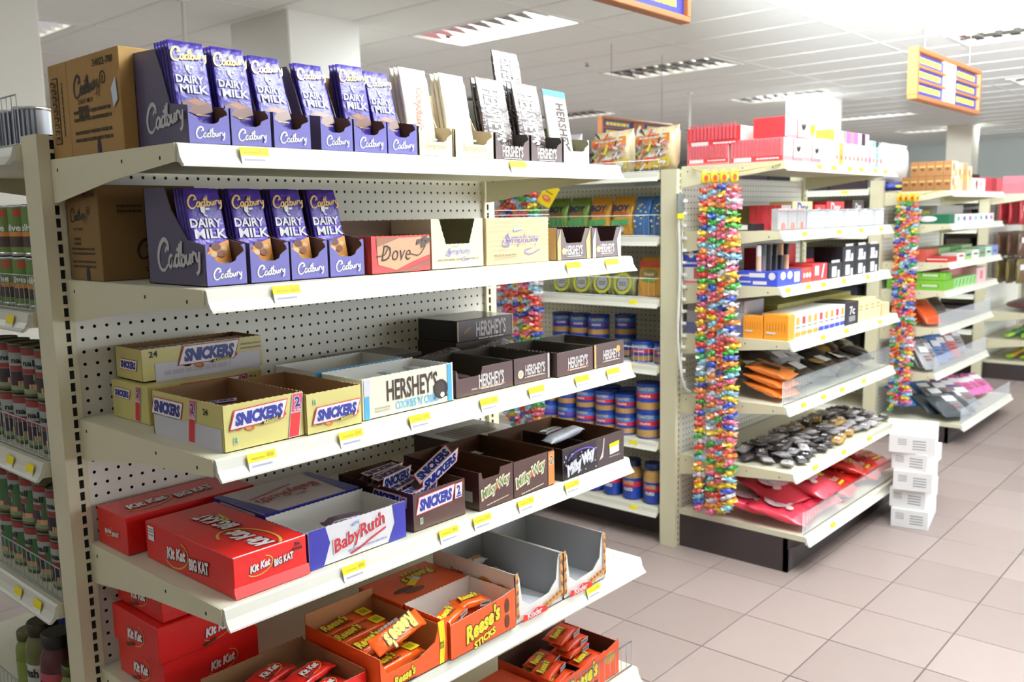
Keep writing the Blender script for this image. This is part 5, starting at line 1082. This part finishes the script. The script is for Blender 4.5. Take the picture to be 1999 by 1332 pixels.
cpack('cosmetics_box', 'pink box with rows of red packs on the middle unit\'s top shelf, front left corner', 2.5, .172, -.425, .22, z, .088, PK, {'F': WB}, dec=[(STRIP, 'L', 0, .045, .21), (FIG, 'F', 0, .045, .17)])
cpack('cosmetics_box', 'white and pink box beside the front left corner box on the middle unit\'s top shelf', 2.675, .17, -.425, .2, z, .09, WB, dec=[(FIG, 'F', 0, .045, .165)])
cpack('cosmetics_box', 'red topped box stacked at the rear left of the middle unit top shelf', 2.5, .165, -.17, .235, z+.0885, .058, REDP, {'F': WB}, dec=[(STRIP, 'L', 0, .03, .22)])
cpack('cosmetics_box', 'tall white and red box stacked over the front left corner box', 2.52, .225, -.42, .13, z+.0915, .075, REDP, {'F': WB}, dec=[(FIG, 'F', 0, .04, .2)])
cpack('cosmetics_box', 'grey box with a yellow disc on the middle unit\'s top shelf', 2.752, .08, -.41, .1, z+.0905, .06, GRY, dec=[(Print().oval(0, .2, .4, .4, YELLOW, 12).lines(-.4, .4, [-.4], .12, LW).mesh(), 'F', 0, .03, .055)])
cpack('cosmetics_box', 'white box with faint blue print on the middle unit\'s top shelf', 2.86, .135, -.42, .15, z, .1, WB, dec=[(Print().lines(-.4, .4, [0, .2], .08, M('c0d4e8', .4)).mesh(), 'F', 0, .05, .1)])
PCK = Print().oval(0, -.5, .3, .3, M('c86a50', .4), 9).lines(-.4, .4, [.5], .15, M('d8a0a0', .4)).mesh()
for k in range(12):
    c = [WB, ORP, WB, M('f0d8c8', .4), WB, M('e8c0c0', .4), WB, M('e8b0d0', .4), M('e0a0cc', .4), WB, M('7ac0b8', .4), M('e8b0d0', .4)][k]
    cpack('cosmetics_pack', f'slim cosmetics pack, lower row on the middle unit\'s top shelf, {NTH[k]} from left', 3.0+k*.047, .045, -.42, .1, z, .092, c, group='slim packs, lower row', dec=[(PCK, 'F', 0, .05, .036)])
    c = [ORP, WB, M('e8c0a8', .4), GRY, VIOP, PK, VIOP, M('e8a0d0', .4), BLK, M('f0b0c8', .4), M('e8a0c0', .4), M('7ac0b8', .4)][k]
    cpack('cosmetics_pack', f'slim cosmetics pack, upper row on the middle unit\'s top shelf, {NTH[k]} from left', 3.0+k*.044, .042, -.40, .09, z+.0925, .055 if k < 10 else .03, c, group='slim packs, upper row')
z = ZB[1]; YO = .087
cpack('cosmetics_box', 'flat black and white box on the middle unit\'s second shelf', 2.53, .1, -.3, .14, z, .028, BLK, dec=[(Print().rect(-.4, .4, -.08, .08, WB).mesh(), 'L', 0, .014, .12)])
cpack('cosmetics_box', 'olive box behind the red packs, the middle unit\'s second shelf', 2.76, .6, -.1, .14, z, .1, M('7a7040', .6))
for k in range(5): cpack('cosmetics_pack', f'thin red pack standing on the middle unit\'s second shelf, {NTH[k]} of five', 2.66, .09, -.27+k*.028, .026, z, .1, REDP if k != 2 else PKR, {'F': M('b0aaa8', .4)}, group='thin red packs')
for k in range(3): cpack('cosmetics_pack', f'grey pack behind the wire fence, the middle unit\'s second shelf, {NTH[k]} of three', 2.52+k*.085, .08, -.412, .03, z, .085, M('a8a2a4', .35), group='grey packs', dec=[(PCK, 'F', 0, .045, .06)])
for k in range(24): cpack('cosmetics_pack', f'slim white pack behind the fence on the middle unit\'s second shelf, {NTH[k]} from left', 2.785+k*.0365, .034, -.412, .05, z, .072+.004*(k % 3), M('f2f0f2', .4) if k % 5 else M('c8ccdc', .4), group='slim white packs')
for x0, w, m, zz, nm, tm in ((2.80, .2, M('e8e0a8', .4), .115, 'pale yellow', BLUB), (3.03, .11, REDP, .1, 'small red', LW), (3.15, .2, REDP, .115, 'red', LW), (3.45, .14, M('5a4444', .4), .12, 'dark brown', LW)):
    cpack('cosmetics_box', f'{nm} box standing behind the white packs, the middle unit\'s second shelf', x0, w, -.34, .1, z, zz, m, dec=[(Print().text('Dax', 0, 0, .7, .3, tm, .03, .1).mesh(), 'F', 0, zz*.75, w*.8)])
z = ZB[2]; YO = .083
cpack('cosmetics_box', 'red and white box at the rear left, the middle unit\'s third shelf', 2.5, .15, -.08, .16, z, .068, WB, dec=[(Print().rect(-.2, .5, -.1, .2, M('c8685a', .4)).rect(-.5, .5, -.22, -.16, PK).mesh(), 'L', 0, .036, .15)])
cpack('cosmetics_box', 'blue box stacked on the red and white box, the middle unit\'s third shelf', 2.5, .15, -.09, .17, z+.0685, .072, BLUB, dec=[(Print().rect(-.5, .5, .08, .13, LW).oval(-.3, .1, .08, .1, LW, 8).lines(-.45, 0, [-.15], .05, LW).mesh(), 'L', 0, .036, .16)])
cpack('cosmetics_box', 'blue and white display box at the front left, the middle unit\'s third shelf', 2.495, .215, -.42, .17, z, .058, BLUB, dec=[(Print().rect(-.2, .2, .03, .13, LW).oval(.38, .06, .09, .09, LW, 10).rect(-.1, .25, -.14, -.06, LW).lines(-.45, -.15, [.05, -.1], .04, LW).mesh(), 'L', 0, .03, .165), (Print().oval(-.3, .05, .12, .08, LW, 9).oval(.0, .05, .12, .08, LW, 9).rect(.2, .45, -.1, .1, LW).mesh(), 'F', 0, .03, .2)])
TUBM = [M('c8a890', .4), BLK, M('d8d0d0', .4), BLK, M('a8c0c0', .4), BLK, M('e8e0e0', .4), M('e8b888', .4)]
for k in range(8):
    t = thing('cosmetics_tube', f'slim cosmetics tube standing in the blue display box, {NTH[k]} from the left', 'tube', (2.512+.0255*k, -.28 if k % 2 else -.25, z+.0585), 0, 'slim tubes')
    MB().lathe([(.011, 0), (.011, .058)], TUBM[k], 10).build('tube_body', t); MB().lathe([(.0105, .0582), (.0105, .1), (.009, .102)], TUBM[(k+2) % 8], 10).build('cap', t)
cpack('cosmetics_box', 'red lipstick box with white dots, the middle unit\'s third shelf', 2.715, .1, -.42, .1, z, .06, M('b84a3a', .4), dec=[(Print().oval(-.3, 0, .12, .12, LW, 8).oval(0, 0, .12, .12, LW, 8).oval(.3, 0, .12, .12, LW, 8).mesh(), 'F', 0, .03, .09)])
cpack('cosmetics_box', 'bright red box with a white mark, the middle unit\'s third shelf', 2.82, .15, -.42, .13, z, .07, REDP, dec=[(Print().rect(-.4, -.1, -.1, .2, LW).poly([(.1, -.2), (.2, -.2), (.35, .25), (.25, .25)], LW).mesh(), 'F', 0, .036, .13)])
cpack('cosmetics_box', 'red box stacked at the rear, the middle unit\'s third shelf', 2.74, .12, -.19, .12, z, .138, M('b8383c', .4)); cpack('cosmetics_box', 'shiny red box with a pump bottle picture, the middle unit\'s third shelf', 2.865, .12, -.19, .12, z, .15, REDP)
TCH = Print().lines(-.4, .4, [.3], .1, LW).rect(-.35, .1, -.25, .15, LW).rect(.2, .4, -.3, .0, LW).mesh()
for k in range(4):
    for lv, nm in ((0, 'lower'), (1, 'upper')):
        if lv == 1 and k == 0: continue
        cpack('cosmetics_box', f'black and white box on the middle unit\'s third shelf, {nm} row, {NTH[k]} from the left', 2.985+k*.15, .145, -.42, .13, z+lv*.065, .0645, BLK, group='black and white boxes', dec=[(TCH, 'F', 0, .033, .11)])
z = ZB[3]; YO = .083
for k in range(3): cpack('medicine_box', f'grey carton stacked at the rear, the middle unit\'s fourth shelf, {NTH[k]} from the bottom', 2.51+.004*k, .17, -.19, .26, z+k*.048, .0475, M('a8a4ac', .5) if k else M('6a6c9a', .5), group='grey cartons')
STR2 = Print()
for k in range(7): STR2.rect(-.4+k*.13, -.37+k*.13, -.15, .2, M('b86a1c', .5))
STR2 = STR2.rect(-.4, .0, -.28, -.2, PAPER).mesh()
for k, (x0, yy) in enumerate([(2.5, -.36), (2.5, -.465)]): cpack('medicine_box', f"orange box with brown stripes, {['rear', 'front'][k]} of two on the middle unit\'s fourth shelf", x0, .055 if k else .05, yy, .1 if k else .083, z, .1 if k else .09, M('e8962c', .45), dec=[(STR2, 'L', 0, .05, .095 if k else .08)])
for k in range(9):
    m = [M('f0e0c8', .4), M('f0e8dc', .4), WB, WB, M('f0f0f4', .4), WB, WB, M('f2f2f6', .4), WB][k]
    cpack('medicine_box', f'slim white box in the front row, the middle unit\'s fourth shelf, {NTH[k]} from the left', 2.56+k*.056, .054, -.465, .14, z, .096, m, group='slim white boxes', dec=[(Print().rect(-.3, .3, .1, .7, REDP if k % 3 == 1 else ORP).lines(-.4, .4, [-.2], .15, GRY).rect(-.5, .5, -.85, -.5, BLUB if k > 3 else ORP).mesh(), 'F', 0, .05, .048)])
cpack('medicine_box', 'black box in the front row, the middle unit\'s fourth shelf', 3.07, .15, -.465, .14, z, .1, BLK, dec=[(Print().text('7c', 0, .1, .5, .3, LW, .02).rect(-.3, .3, -.3, -.1, GRY).mesh(), 'F', 0, .05, .12)])
for k in range(4): cpack('medicine_box', f'pale yellow box on the middle unit\'s fourth shelf, {NTH[k]} from the left', 3.225+k*.072, .07, -.46, .15, z, .1 if k < 3 else .08, M('e8e0a0', .45), group='pale yellow boxes', dec=[(Print().lines(-.4, .4, [.3, 0], .12, M('d8706a', .5)).mesh(), 'F', 0, .05, .05)])
for k in range(12): cpack('medicine_box', f'olive box in the rear row, the middle unit\'s fourth shelf, {NTH[k]} from the left', 2.72+k*.066, .064, -.235, .2, z, .115, M('a09a50', .5), group='olive boxes')
cpack('medicine_box', 'small tan box at the right end of the middle unit\'s fourth shelf', 3.53, .1, -.46, .14, z, .06, M('d0b890', .5))
# bags heaped on the fifth shelf
z = ZB[4]
def lying(lab, me, x, y, zz, rx, ry, rz, prints=(), group=None): return bag(lab, me, (x, y, zz), (R(-82+rx), R(ry), R(rz)), prints, group)
cof = [pouch_mesh(.14, .17, .06, foil(c, .7, 26, .3), .005) for c in ('241c1a', '8a6a1c', '382a26', 'b0b0b4')]
WPATCH = Print().oval(0, 0, .4, .3, M('b8924a', .4), 12).lines(-.3, .3, [0], .06, BLACKP).mesh(); WP2 = Print().poly([(-.4, -.3), (.3, -.4), (.45, .2), (-.2, .4)], LW).mesh()
cn = ['black', 'black and gold', 'dark brown', 'silver']; rng = random.Random(4)
for j in range(3):
    for i in range(8-(j > 1)):
        if j == 0 and i < 1: continue
        x = 2.58+i*.138+rng.uniform(-.02, .02)+.04*j; ci = rng.choice([0, 0, 2, 2, 1, 3])
        lying(f'{cn[ci]} foil bag heaped on the fifth middle shelf, row {j+1}, {NTH[i]} from left', cof[ci], x, -.335+j*.105, z+.036+.034*j+rng.uniform(0, .012), 8+rng.uniform(-4, 4), rng.uniform(-8, 8), rng.uniform(-35, 35), [(WPATCH if ci in (0, 1) else WP2, 'F', 0, -.035, .085, .09)], 'foil bags heaped on the fifth shelf')
orb = pouch_mesh(.16, .18, .035, foil('e07a2c', .5, 24, .25), .003)
for k in range(3): lying(f'orange foil bag at the front of the fifth shelf, {NTH[k]} from the bottom', orb, 2.6+.012*k, -.355, z+.024+.036*k, 6, 0, -8+9*k, [(Print().poly([(-.5, -.4), (0, -.3), (-.1, .4), (-.5, .4)], M('3a2420', .5)).mesh(), 'F', 0, -.0215, .09, .1)], 'orange foil bags')
# heap of small packs on the sixth shelf
z = ZB[5]; rng = random.Random(5)
sp = [bar_mesh(.075, .052, .02, foil(c, .6, 60, .4), .0018) for c in ('3a3032', '8a8488', '2c2426', 'b0a8ac', 'a8803c')]
SPP = Print().rect(-.4, .1, -.2, .2, LW).lines(-.35, .05, [-.05], .08, BLACKP).mesh(); sn = ['dark', 'silver', 'black', 'pale silver', 'gold']
k = 0
for lv in range(3):
    for i in range(14-lv):
        for j in range(4-lv):
            x = 2.56+i*.08+rng.uniform(-.012, .012)+lv*.03; y = -.37+j*.085+rng.uniform(-.012, .012)+lv*.035
            ci = rng.choice([0, 0, 1, 1, 2, 3, 3]) if x < 3.0 or x > 3.3 else rng.choice([0, 1, 4, 4, 3, 2])
            t = spot(f'{sn[ci]} wrapped pack, {["bottom", "middle", "top"][lv]} layer, row {j+1}, place {i+1}, sixth middle shelf', 'candy_pack', 'candy pack', sp[ci], (x, y, z+.02+lv*.021), (rng.uniform(-.18, .18), rng.uniform(-.2, .2), rng.uniform(-.9, .9)), 'small packs heaped on the sixth shelf')
            if lv or j == 0: dcl(t.children[0], SPP, 'U', 0, 0, .0108, .05)
            k += 1
# lollipop bags on the base
z = ZB[6]
lm = pouch_mesh(.23, .25, .05, foil('d83a50', .45, 22, .2), .004); rm = pouch_mesh(.17, .2, .04, foil('d8302c', .45, 22, .2), .003)
LOL = Print().oval(0, .1, .44, .3, M('e8c8d4', .4), 16)
for s, x, y in (('B', -.2, .2), ('n', .02, .24), ('B', -.16, .02), ('m', .12, .03)): LOL.text(s, x, y, .2, .17, BLUE_D, .09).text(s, x, y, .18, .15, LW, .04)
LOL = LOL.oval(.3, -.15, .1, .1, YELLOW, 9).oval(.36, -.2, .06, .06, M('5a9a3a', .4), 8).oval(-.3, -.22, .12, .08, M('f0e0e0', .4), 9).mesh()
for k, (x, y, dz, rx, rz) in enumerate([(2.645, -.27, .03, 4, 16), (2.62, -.46, .03, 2, 8), (2.79, -.5, .035, 3, -10), (2.66, -.36, .075, 6, -12), (2.86, -.36, .06, 4, 14), (2.88, -.24, .03, 4, -8), (2.84, -.46, .08, 8, 6)]):
    lying(f'pink lollipop bag on the middle unit\'s bottom shelf, {NTH[k]} of seven', lm, x, max(y-.02, -.45), z+dz+.006, rx, 0, rz, [(LOL, 'F', 0, -.0305, .125, .19)], 'pink lollipop bags')
RL = Print().text('Max', 0, 0, .8, .3, M('e8b0a0', .4), .03, .2).lines(-.3, .3, [-.35], .1, YELLOW).mesh()
for k, (x, y, dz, rz) in enumerate([(3.06, -.42, .03, 8), (3.22, -.36, .03, -14), (3.38, -.44, .03, 10), (3.3, -.36, .07, 20), (3.5, -.4, .04, -8), (3.52, -.28, .07, 12)]):
    lying(f'red candy bag on the middle unit\'s bottom shelf, {NTH[k]} of six', rm, x, max(y-.04, -.45), z+dz+.004, 5, 0, rz, [(RL, 'F', 0, -.0245, .1, .12)], 'red candy bags')
# stack of white boxes on the floor
LBL = Print().lines(-.45, .45, [-.3, -.1, .1, .3], .08, M('8a8a90', .6)).mesh()
zz = 0
for k, (dx, dy, rz, w, d, h) in enumerate([(0, 0, 10, .3, .155, .086), (.015, .008, 6, .29, .15, .088), (-.004, -.004, 12, .31, .16, .088), (.012, .0, 4, .28, .15, .078), (.005, 0, 14, .33, .19, .082)]):
    c = carton('carton', f'white carton in the floor stack of five, {NTH[k]} from the bottom', 'carton', 3.30+dx, w, -.66+dy, d, zz, h, M('f0eff0', .5), None, R(rz), 'white cartons'); b = c.children[0]
    dcl(b, LBL, 'L', -w/2-.0006, -.03, h*.45, .06); dcl(b, LBL, 'L', -w/2-.0006, .04, h*.6, .04)
    if k == 4: dcl(b, Print().oval(0, 0, .5, .15, M('4a4a50', .6)).mesh(), 'U', 0, 0, h+.0005, .025, 'hand_hole')
    zz += h+.0006
# ================================================================== right hand shelf unit
z = ZC[0]; BIS = M('9a6a3a', .45); BISP = Print().rect(-.45, .45, .2, .45, M('c89a5a', .5)).oval(0, -.1, .3, .2, M('6a3a1c', .5), 9).mesh(); BISF = Print().oval(-.2, .1, .2, .25, M('d8884a', .5), 10).oval(.2, -.2, .2, .2, M('e8b83a', .5), 10).mesh()
for lv, n in ((0, 6), (1, 5)):
    for k in range(n): cpack('biscuit_pack', f'brown biscuit pack on top of the right hand unit, {"lower" if lv == 0 else "upper"} row, {NTH[k]} from the front', 4.975, .12, -.25+k*.047, .045, z+lv*.0865, .086, BIS, {'F': M('f0d8c0', .4)}, group='brown biscuit packs', dec=[(BISP, 'L', 0, .043, .04)]+([(BISF, 'F', 0, .04, .1)] if k == 0 else []))
for k in range(3): cpack('biscuit_pack', f'cream and orange biscuit box on top of the right hand unit, {NTH[k]} from the left', 5.11+k*.1, .097, -.25, .12, z, .165 if k < 2 else .15, M('ecd0b0', .4) if k != 1 else M('d8a070', .45), group='cream biscuit boxes', dec=[(BISF, 'F', 0, .1, .09)])
cpack('food_box', 'white box with red and black dots on top of the right hand unit', 5.42, .3, -.25, .15, z, .08, WB, dec=[(Print().oval(-.2, 0, .09, .09, M('b83040', .4), 10).oval(-.2, -.1, .04, .05, BLACKP, 8).oval(.2, .0, .05, .06, PK, 9).oval(.2, -.12, .02, .02, BLACKP, 6).mesh(), 'F', 0, .045, .26)])
for k in range(3): cpack('food_box', f'small red box at the right end atop the right hand unit, {NTH[k]} from left', 5.74+k*.14, .13, -.25, .15, z, .09, [M('c83a48', .4), M('b02a38', .4), M('d85a60', .4)][k], group='small red boxes')
bag('white plastic bag standing on top of the right hand unit behind the biscuits', pouch_mesh(.22, .27, .16, M('dedad6', .4, 0, .3, 18), .012), (5.1, .16, z+.03), (R(2), R(6), R(-30)), cat='plastic bag', name='plastic_bag')
bag('blue folded bag at the back left of the right hand unit top shelf', pouch_mesh(.16, .05, .1, foil('2c3aa0', .5, 20), .006), (5.03, .075, z+.01), (0, 0, R(-60)), [(Print().oval(0, 0, .3, .1, YELLOW, 8).mesh(), 'F', 0, -.052, .025, .08)])
z = ZC[1]; YO = .112
cpack('gum_box', 'dark green box with a white oval, the right unit\'s second shelf', 4.975, .11, -.36, .24, z, .056, M('1c6a4a', .4), dec=[(Print().oval(0, 0, .25, .08, LW, 12).mesh(), 'L', 0, .03, .22)])
for k in range(7): cpack('gum_box', f'small white and blue box, the right unit\'s second shelf, {NTH[k]} from the left', 5.09+k*.125, .12, -.365, .1, z, .055, WB, group='small white and blue boxes', dec=[(Print().oval(0, 0, .3, .16, [M('6ab0a8', .4), M('5a5ab0', .4), VIOP, M('8ac0d8', .4)][k % 4], 10).mesh(), 'F', 0, .028, .09)])
cpack('gum_box', 'pale box with a red edge behind, the right unit\'s second shelf', 5.15, .55, -.13, .14, z, .11, M('b8b4ac', .4), {'U': REDP}); cpack('gum_box', 'olive box at the back left, the right unit\'s second shelf', 5.0, .12, -.1, .15, z, .08, M('a08a3a', .5))
z = ZC[2]
cpack('gum_box', 'flat red box at the front left, the right unit\'s third shelf', 4.975, .2, -.36, .11, z, .03, M('c8342c', .4), dec=[(Print().lines(-.3, .3, [0], .03, LW).mesh(), 'L', 0, .015, .2)])
for k in range(6): cpack('gum_box', f'flat box in a slanting row, the right unit\'s third shelf, {NTH[k]} from the left', 5.19+k*.16, .15, -.36, .1, z, .045+.004*k, [WB, M('a8c878', .4), WB, M('7ab08a', .4), M('c8e0c0', .4), M('8a90d0', .4)][k], group='flat boxes of the third shelf', dec=[(Print().lines(-.4, .4, [0], .1, [REDP, BLUB, M('3a8a4a', .4)][k % 3]).mesh(), 'F', 0, .022, .12)])
for k in range(4): cpack('gum_box', f'green striped box in the back row, the right unit\'s third shelf, {NTH[k]} from the left', 5.0+k*.25, .24, -.12, .12, z, .075, [M('c8584a', .4), M('8ab07a', .4), M('5a9a5a', .4), M('b0d0a0', .4)][k], group='green striped boxes')
z = ZC[3]; GB = M('7ab83a', .4)
for k, (x0, yy, zz) in enumerate([(4.975, -.35, 0), (4.98, -.06, 0), (4.985, -.06, .062), (4.98, -.35, .062)]):
    cpack('gum_box', f'bright green gum box on the right unit\'s fourth shelf, {["front lower", "rear lower", "rear upper", "front upper"][k]}', x0, .2 if k in (0, 1) else .14, yy, .165 if yy < -.1 else .16, z+zz, .06 if k in (0, 1) else .045, GB, group='green gum boxes', dec=[(Print().rect(-.35, .35, -.08, .06, M('5a8a3a', .4)).rect(-.3, .3, -.06, .04, M('c8d8b0', .4)).mesh(), 'L', 0, .03, .15)])
for k in range(6): cpack('gum_box', f'green and white gum pack, front of the right unit\'s fourth shelf, {NTH[k]} from left', 5.18+k*.08, .077, -.35, .1, z, .06, M('a8d88a', .4), group='green gum packs', dec=[(Print().poly([(-.4, -.3), (-.1, -.3), (.4, .3), (.1, .3)], M('2aa858', .4)).mesh(), 'F', 0, .03, .07)])
cpack('gum_box', 'long pink box of the right unit\'s fourth shelf', 5.2, .55, -.15, .12, z, .105, M('d8868a', .4)); cpack('gum_box', 'pale pink box at the right end of the right unit\'s fourth shelf', 5.68, .22, -.35, .12, z, .1, M('f0c8cc', .4), dec=[(Print().rect(-.15, .15, -.15, .15, PK).mesh(), 'F', 0, .05, .18)])
z = ZC[4]
ob = pouch_mesh(.13, .17, .045, foil('e05a2a', .5, 24, .15), .003); yb = pouch_mesh(.13, .16, .045, foil('e8b030', .5, 24, .15), .003); db = pouch_mesh(.13, .16, .045, foil('4a3a34', .5, 24, .3), .003)
for k, (x, y, me, c) in enumerate([(5.04, -.28, ob, 'orange'), (5.12, -.22, ob, 'orange'), (5.05, -.16, ob, 'orange'), (5.24, -.2, ob, 'orange'), (5.3, -.14, yb, 'yellow'), (5.42, -.14, yb, 'yellow'), (5.2, -.05, db, 'dark'), (5.4, -.03, db, 'dark'), (5.6, -.08, db, 'dark'), (5.8, -.08, db, 'dark')]):
    bag(f'{c} candy bag leaning on the right unit\'s fifth shelf, {NTH[k]} of ten', me, (x, y+.1, z+.02), (R(-48), R(0), R(-30)), group='bags on the right unit\'s fifth shelf')
z = ZC[5]; cm = {c: pouch_mesh(.13, .2, .03, foil(h, .5, 26, .2), .003) for c, h in dict(silver='a8a8ac', blue='5a8ad0', red='d86a70', dark='3a3438').items()}
CP = Print().rect(-.4, .4, .1, .5, LW).lines(-.3, .3, [-.2, -.4], .08, M('9a5a4a', .5)).mesh()
for k, (x, y, c) in enumerate([(5.02, -.26, 'silver'), (5.06, -.21, 'silver'), (5.1, -.16, 'silver'), (5.18, -.23, 'silver'), (5.2, -.16, 'dark'), (5.33, -.24, 'blue'), (5.36, -.19, 'blue'), (5.5, -.22, 'blue'), (5.62, -.24, 'red'), (5.72, -.2, 'red'), (5.9, -.2, 'silver'), (5.8, -.12, 'red'), (5.5, -.1, 'silver')]):
    bag(f'{c} packet leaning back on the right unit\'s sixth shelf, {NTH[k]} of thirteen', cm[c], (x, y+.085, z+.02), (R(-38), R(4), R(-18)), [(CP, 'F', 0, -.0195, .1, .11)], 'packets on the right unit\'s sixth shelf')
z = ZC[6]; bm = {c: pouch_mesh(.16, .2, .03, foil(h, .5, 26, .3), .004) for c, h in dict(dark='3a4248', blue='4a90d8', pink='e06ab0', grey='8a8c92', purple='8a4ab0').items()}
for k, (x, y, c, dz) in enumerate([(5.03, -.4, 'dark', .02), (5.12, -.42, 'grey', .02), (5.06, -.3, 'dark', .02), (5.22, -.42, 'dark', .02), (5.3, -.4, 'grey', .02), (5.16, -.32, 'grey', .05), (5.03, -.16, 'blue', .06), (5.2, -.24, 'blue', .07), (5.32, -.3, 'grey', .06), (5.45, -.4, 'grey', .02), (5.5, -.3, 'purple', .05), (5.6, -.3, 'pink', .05), (5.7, -.34, 'pink', .04), (5.82, -.34, 'pink', .03), (5.94, -.36, 'pink', .03), (5.6, -.18, 'pink', .1), (5.75, -.18, 'pink', .1)]):
    bag(f'{c} candy packet heaped on the right unit\'s bottom shelf, {NTH[k]} of seventeen', bm[c], (x, y+.08, z+dz+.012), (R(-60), R(3), R(-24)), [(CP, 'F', 0, -.0205, .1, .12)] if c != 'dark' else [], 'packets on the right unit\'s bottom shelf')
# ================================================================== shelf unit at the right edge
z = 1.53
for k in range(3):
    for lv in (0, 1): cpack('food_box', f'pink box atop the shelf unit at the right edge, {["lower", "upper"][lv]} row, {NTH[k]} from left', 7.46+k*.26, .25, -.25, .3, z+lv*.071, .07, M('e0707c', .45), group='pink boxes at the right edge')
hm_ = {c: pouch_mesh(.13, .2, .03, foil(h, .5, 26, .35), .003) for c, h in dict(red='b82c34', purple='6a3a5a', brown='6a4a34', olive='7a6a3a').items()}
for r, (zt, cols) in enumerate([(1.28, ['red', 'red', 'purple', 'red']), (1.02, ['brown', 'olive', 'brown', 'olive']), (.80, ['olive', 'brown', 'brown', 'olive'])]):
    for c in range(4):
        for q in range(3):
            bag(f'{cols[c]} candy bag hanging at the right edge, {["top", "middle", "bottom"][r]} row, {NTH[c]} peg, {["front", "middle", "rear"][q]} on the peg', hm_[cols[c]], (7.52+c*.17, -.1+q*.075, zt), (0, 0, R(-12)), [(CP, 'F', 0, -.0195, .1, .11)] if q == 0 else [], 'hanging candy bags at the right edge')
rl = bar_mesh(.26, .045, .045, foil('5a3030', .5, 40, .3), .002); gl = bar_mesh(.12, .05, .035, foil('4a9a5a', .5, 40, .3), .002); ol = bar_mesh(.1, .05, .035, foil('e09a30', .5, 40, .3), .002); gl2 = bar_mesh(.1, .05, .035, foil('9ac83a', .5, 40, .3), .002)
for k in range(12): spot(f'dark red wrapped roll below the hanging bags at the right edge, {NTH[k]} from the left', 'candy_roll', 'candy roll', rl, (7.5+k*.055, -.12, .585+.03), (0, R(-4), R(60)), 'dark red rolls')
rng = random.Random(9)
for k in range(24): spot(f'{"green" if k % 4 else "yellow"} wrapped candy, lower shelf at the right edge, row {k//8+1}, {NTH[k % 8]} from left', 'candy_pack', 'candy pack', gl if k % 4 else gl2, (7.52+(k % 8)*.1, -.27+(k//8)*.11, .335+.034), (rng.uniform(-.2, .2), rng.uniform(-.2, .2), rng.uniform(-.6, .6)), 'green candies at the right edge')
for k in range(24): spot(f'{"orange" if k % 2 else "lime"} wrapped candy, bottom shelf at the right edge, row {k//8+1}, {NTH[k % 8]} from left', 'candy_pack', 'candy pack', ol if k % 2 else gl2, (7.52+(k % 8)*.1, -.3+(k//8)*.12, .155+.034), (rng.uniform(-.2, .2), rng.uniform(-.2, .2), rng.uniform(-.6, .6)), 'orange and lime candies at the right edge')
for r, (zz, hh) in enumerate([(1.5, .2), (1.25, .16), (1.0, .17), (.7, .2), (.4, .2)]):
    for k in range(4): cpack('dark_box', f'dark box added for shade left of the hanging bags, {["top", "second", "third", "fourth", "fifth"][r]} shelf, {NTH[k]} from the post', 7.44, .2, .27+.2*k, .19, zz+.0006, hh, [BLK, M('3a2c34', .5), M('40362a', .5)][(r+k) % 3], group='dark boxes added left of the hanging bags')  # dark boxes added to darken the gap by covering the pale pegboard
# ================================================================== things glimpsed through the gaps
def bottle(lab, loc, m, cap, s=1.):
    t = thing('bottle', lab, 'bottle', loc)
    MB().lathe([(.032*s, 0), (.036*s, .01*s), (.036*s, .09*s), (.014*s, .14*s), (.013*s, .17*s)], m, 12).build('bottle_body', t); MB().lathe([(.015*s, .1705*s), (.015*s, .195*s), (.012*s, .2*s)], cap, 10).build('cap', t); return t
bottle('yellow and orange bottle seen through the gap above the red box', (4.955, .62, 1.2805), M('e0a030', .4), M('e8d040', .4))
for k in range(20):
    zz = [1.28, 1.02, .75, .45, 1.55][k // 4]
    cpack('dark_box', f'dark box added for shade on the side shelves seen through the gap, {NTH[k]} of twenty', 5.06 if k // 4 in (1, 3) else 4.98, .12, .28+.21*(k % 4), .2, zz+.0006, [.16, .16, .19, .2, .12][k // 4], [BLK, M('3a2c34', .5), M('2a2c3a', .5)][k % 3], group='dark boxes added in the gap')  # shelves filled with added dark boxes so this gap stays dark
for k, (y, m) in enumerate([(.5, REDP), (.66, ORP), (.82, REDP)]): cpack('dark_box', f'{"red" if m is REDP else "orange"} box on the side shelves seen through the gap, {NTH[k]} from the right', 4.955, .09, y, .12, 1.0206, .09, m, group='bright boxes in the gap')
bottle('yellow bottle with a red cap on the side shelf seen through the gap', (4.955, .5, .7505), M('e8b830', .4), REDP)
for k in range(3): cpack('photo_box', f'dark box with a face sized picture glimpsed through the gap, {NTH[k]} of three', 4.955, .09, .32+.11*k, .1, .4506, .15, M('2c2426', .5), group='dark picture boxes', dec=[(Print().oval(0, 0, .3, .42, M('b07a60', .5), 10).mesh(), 'L', 0, .085, .07)])
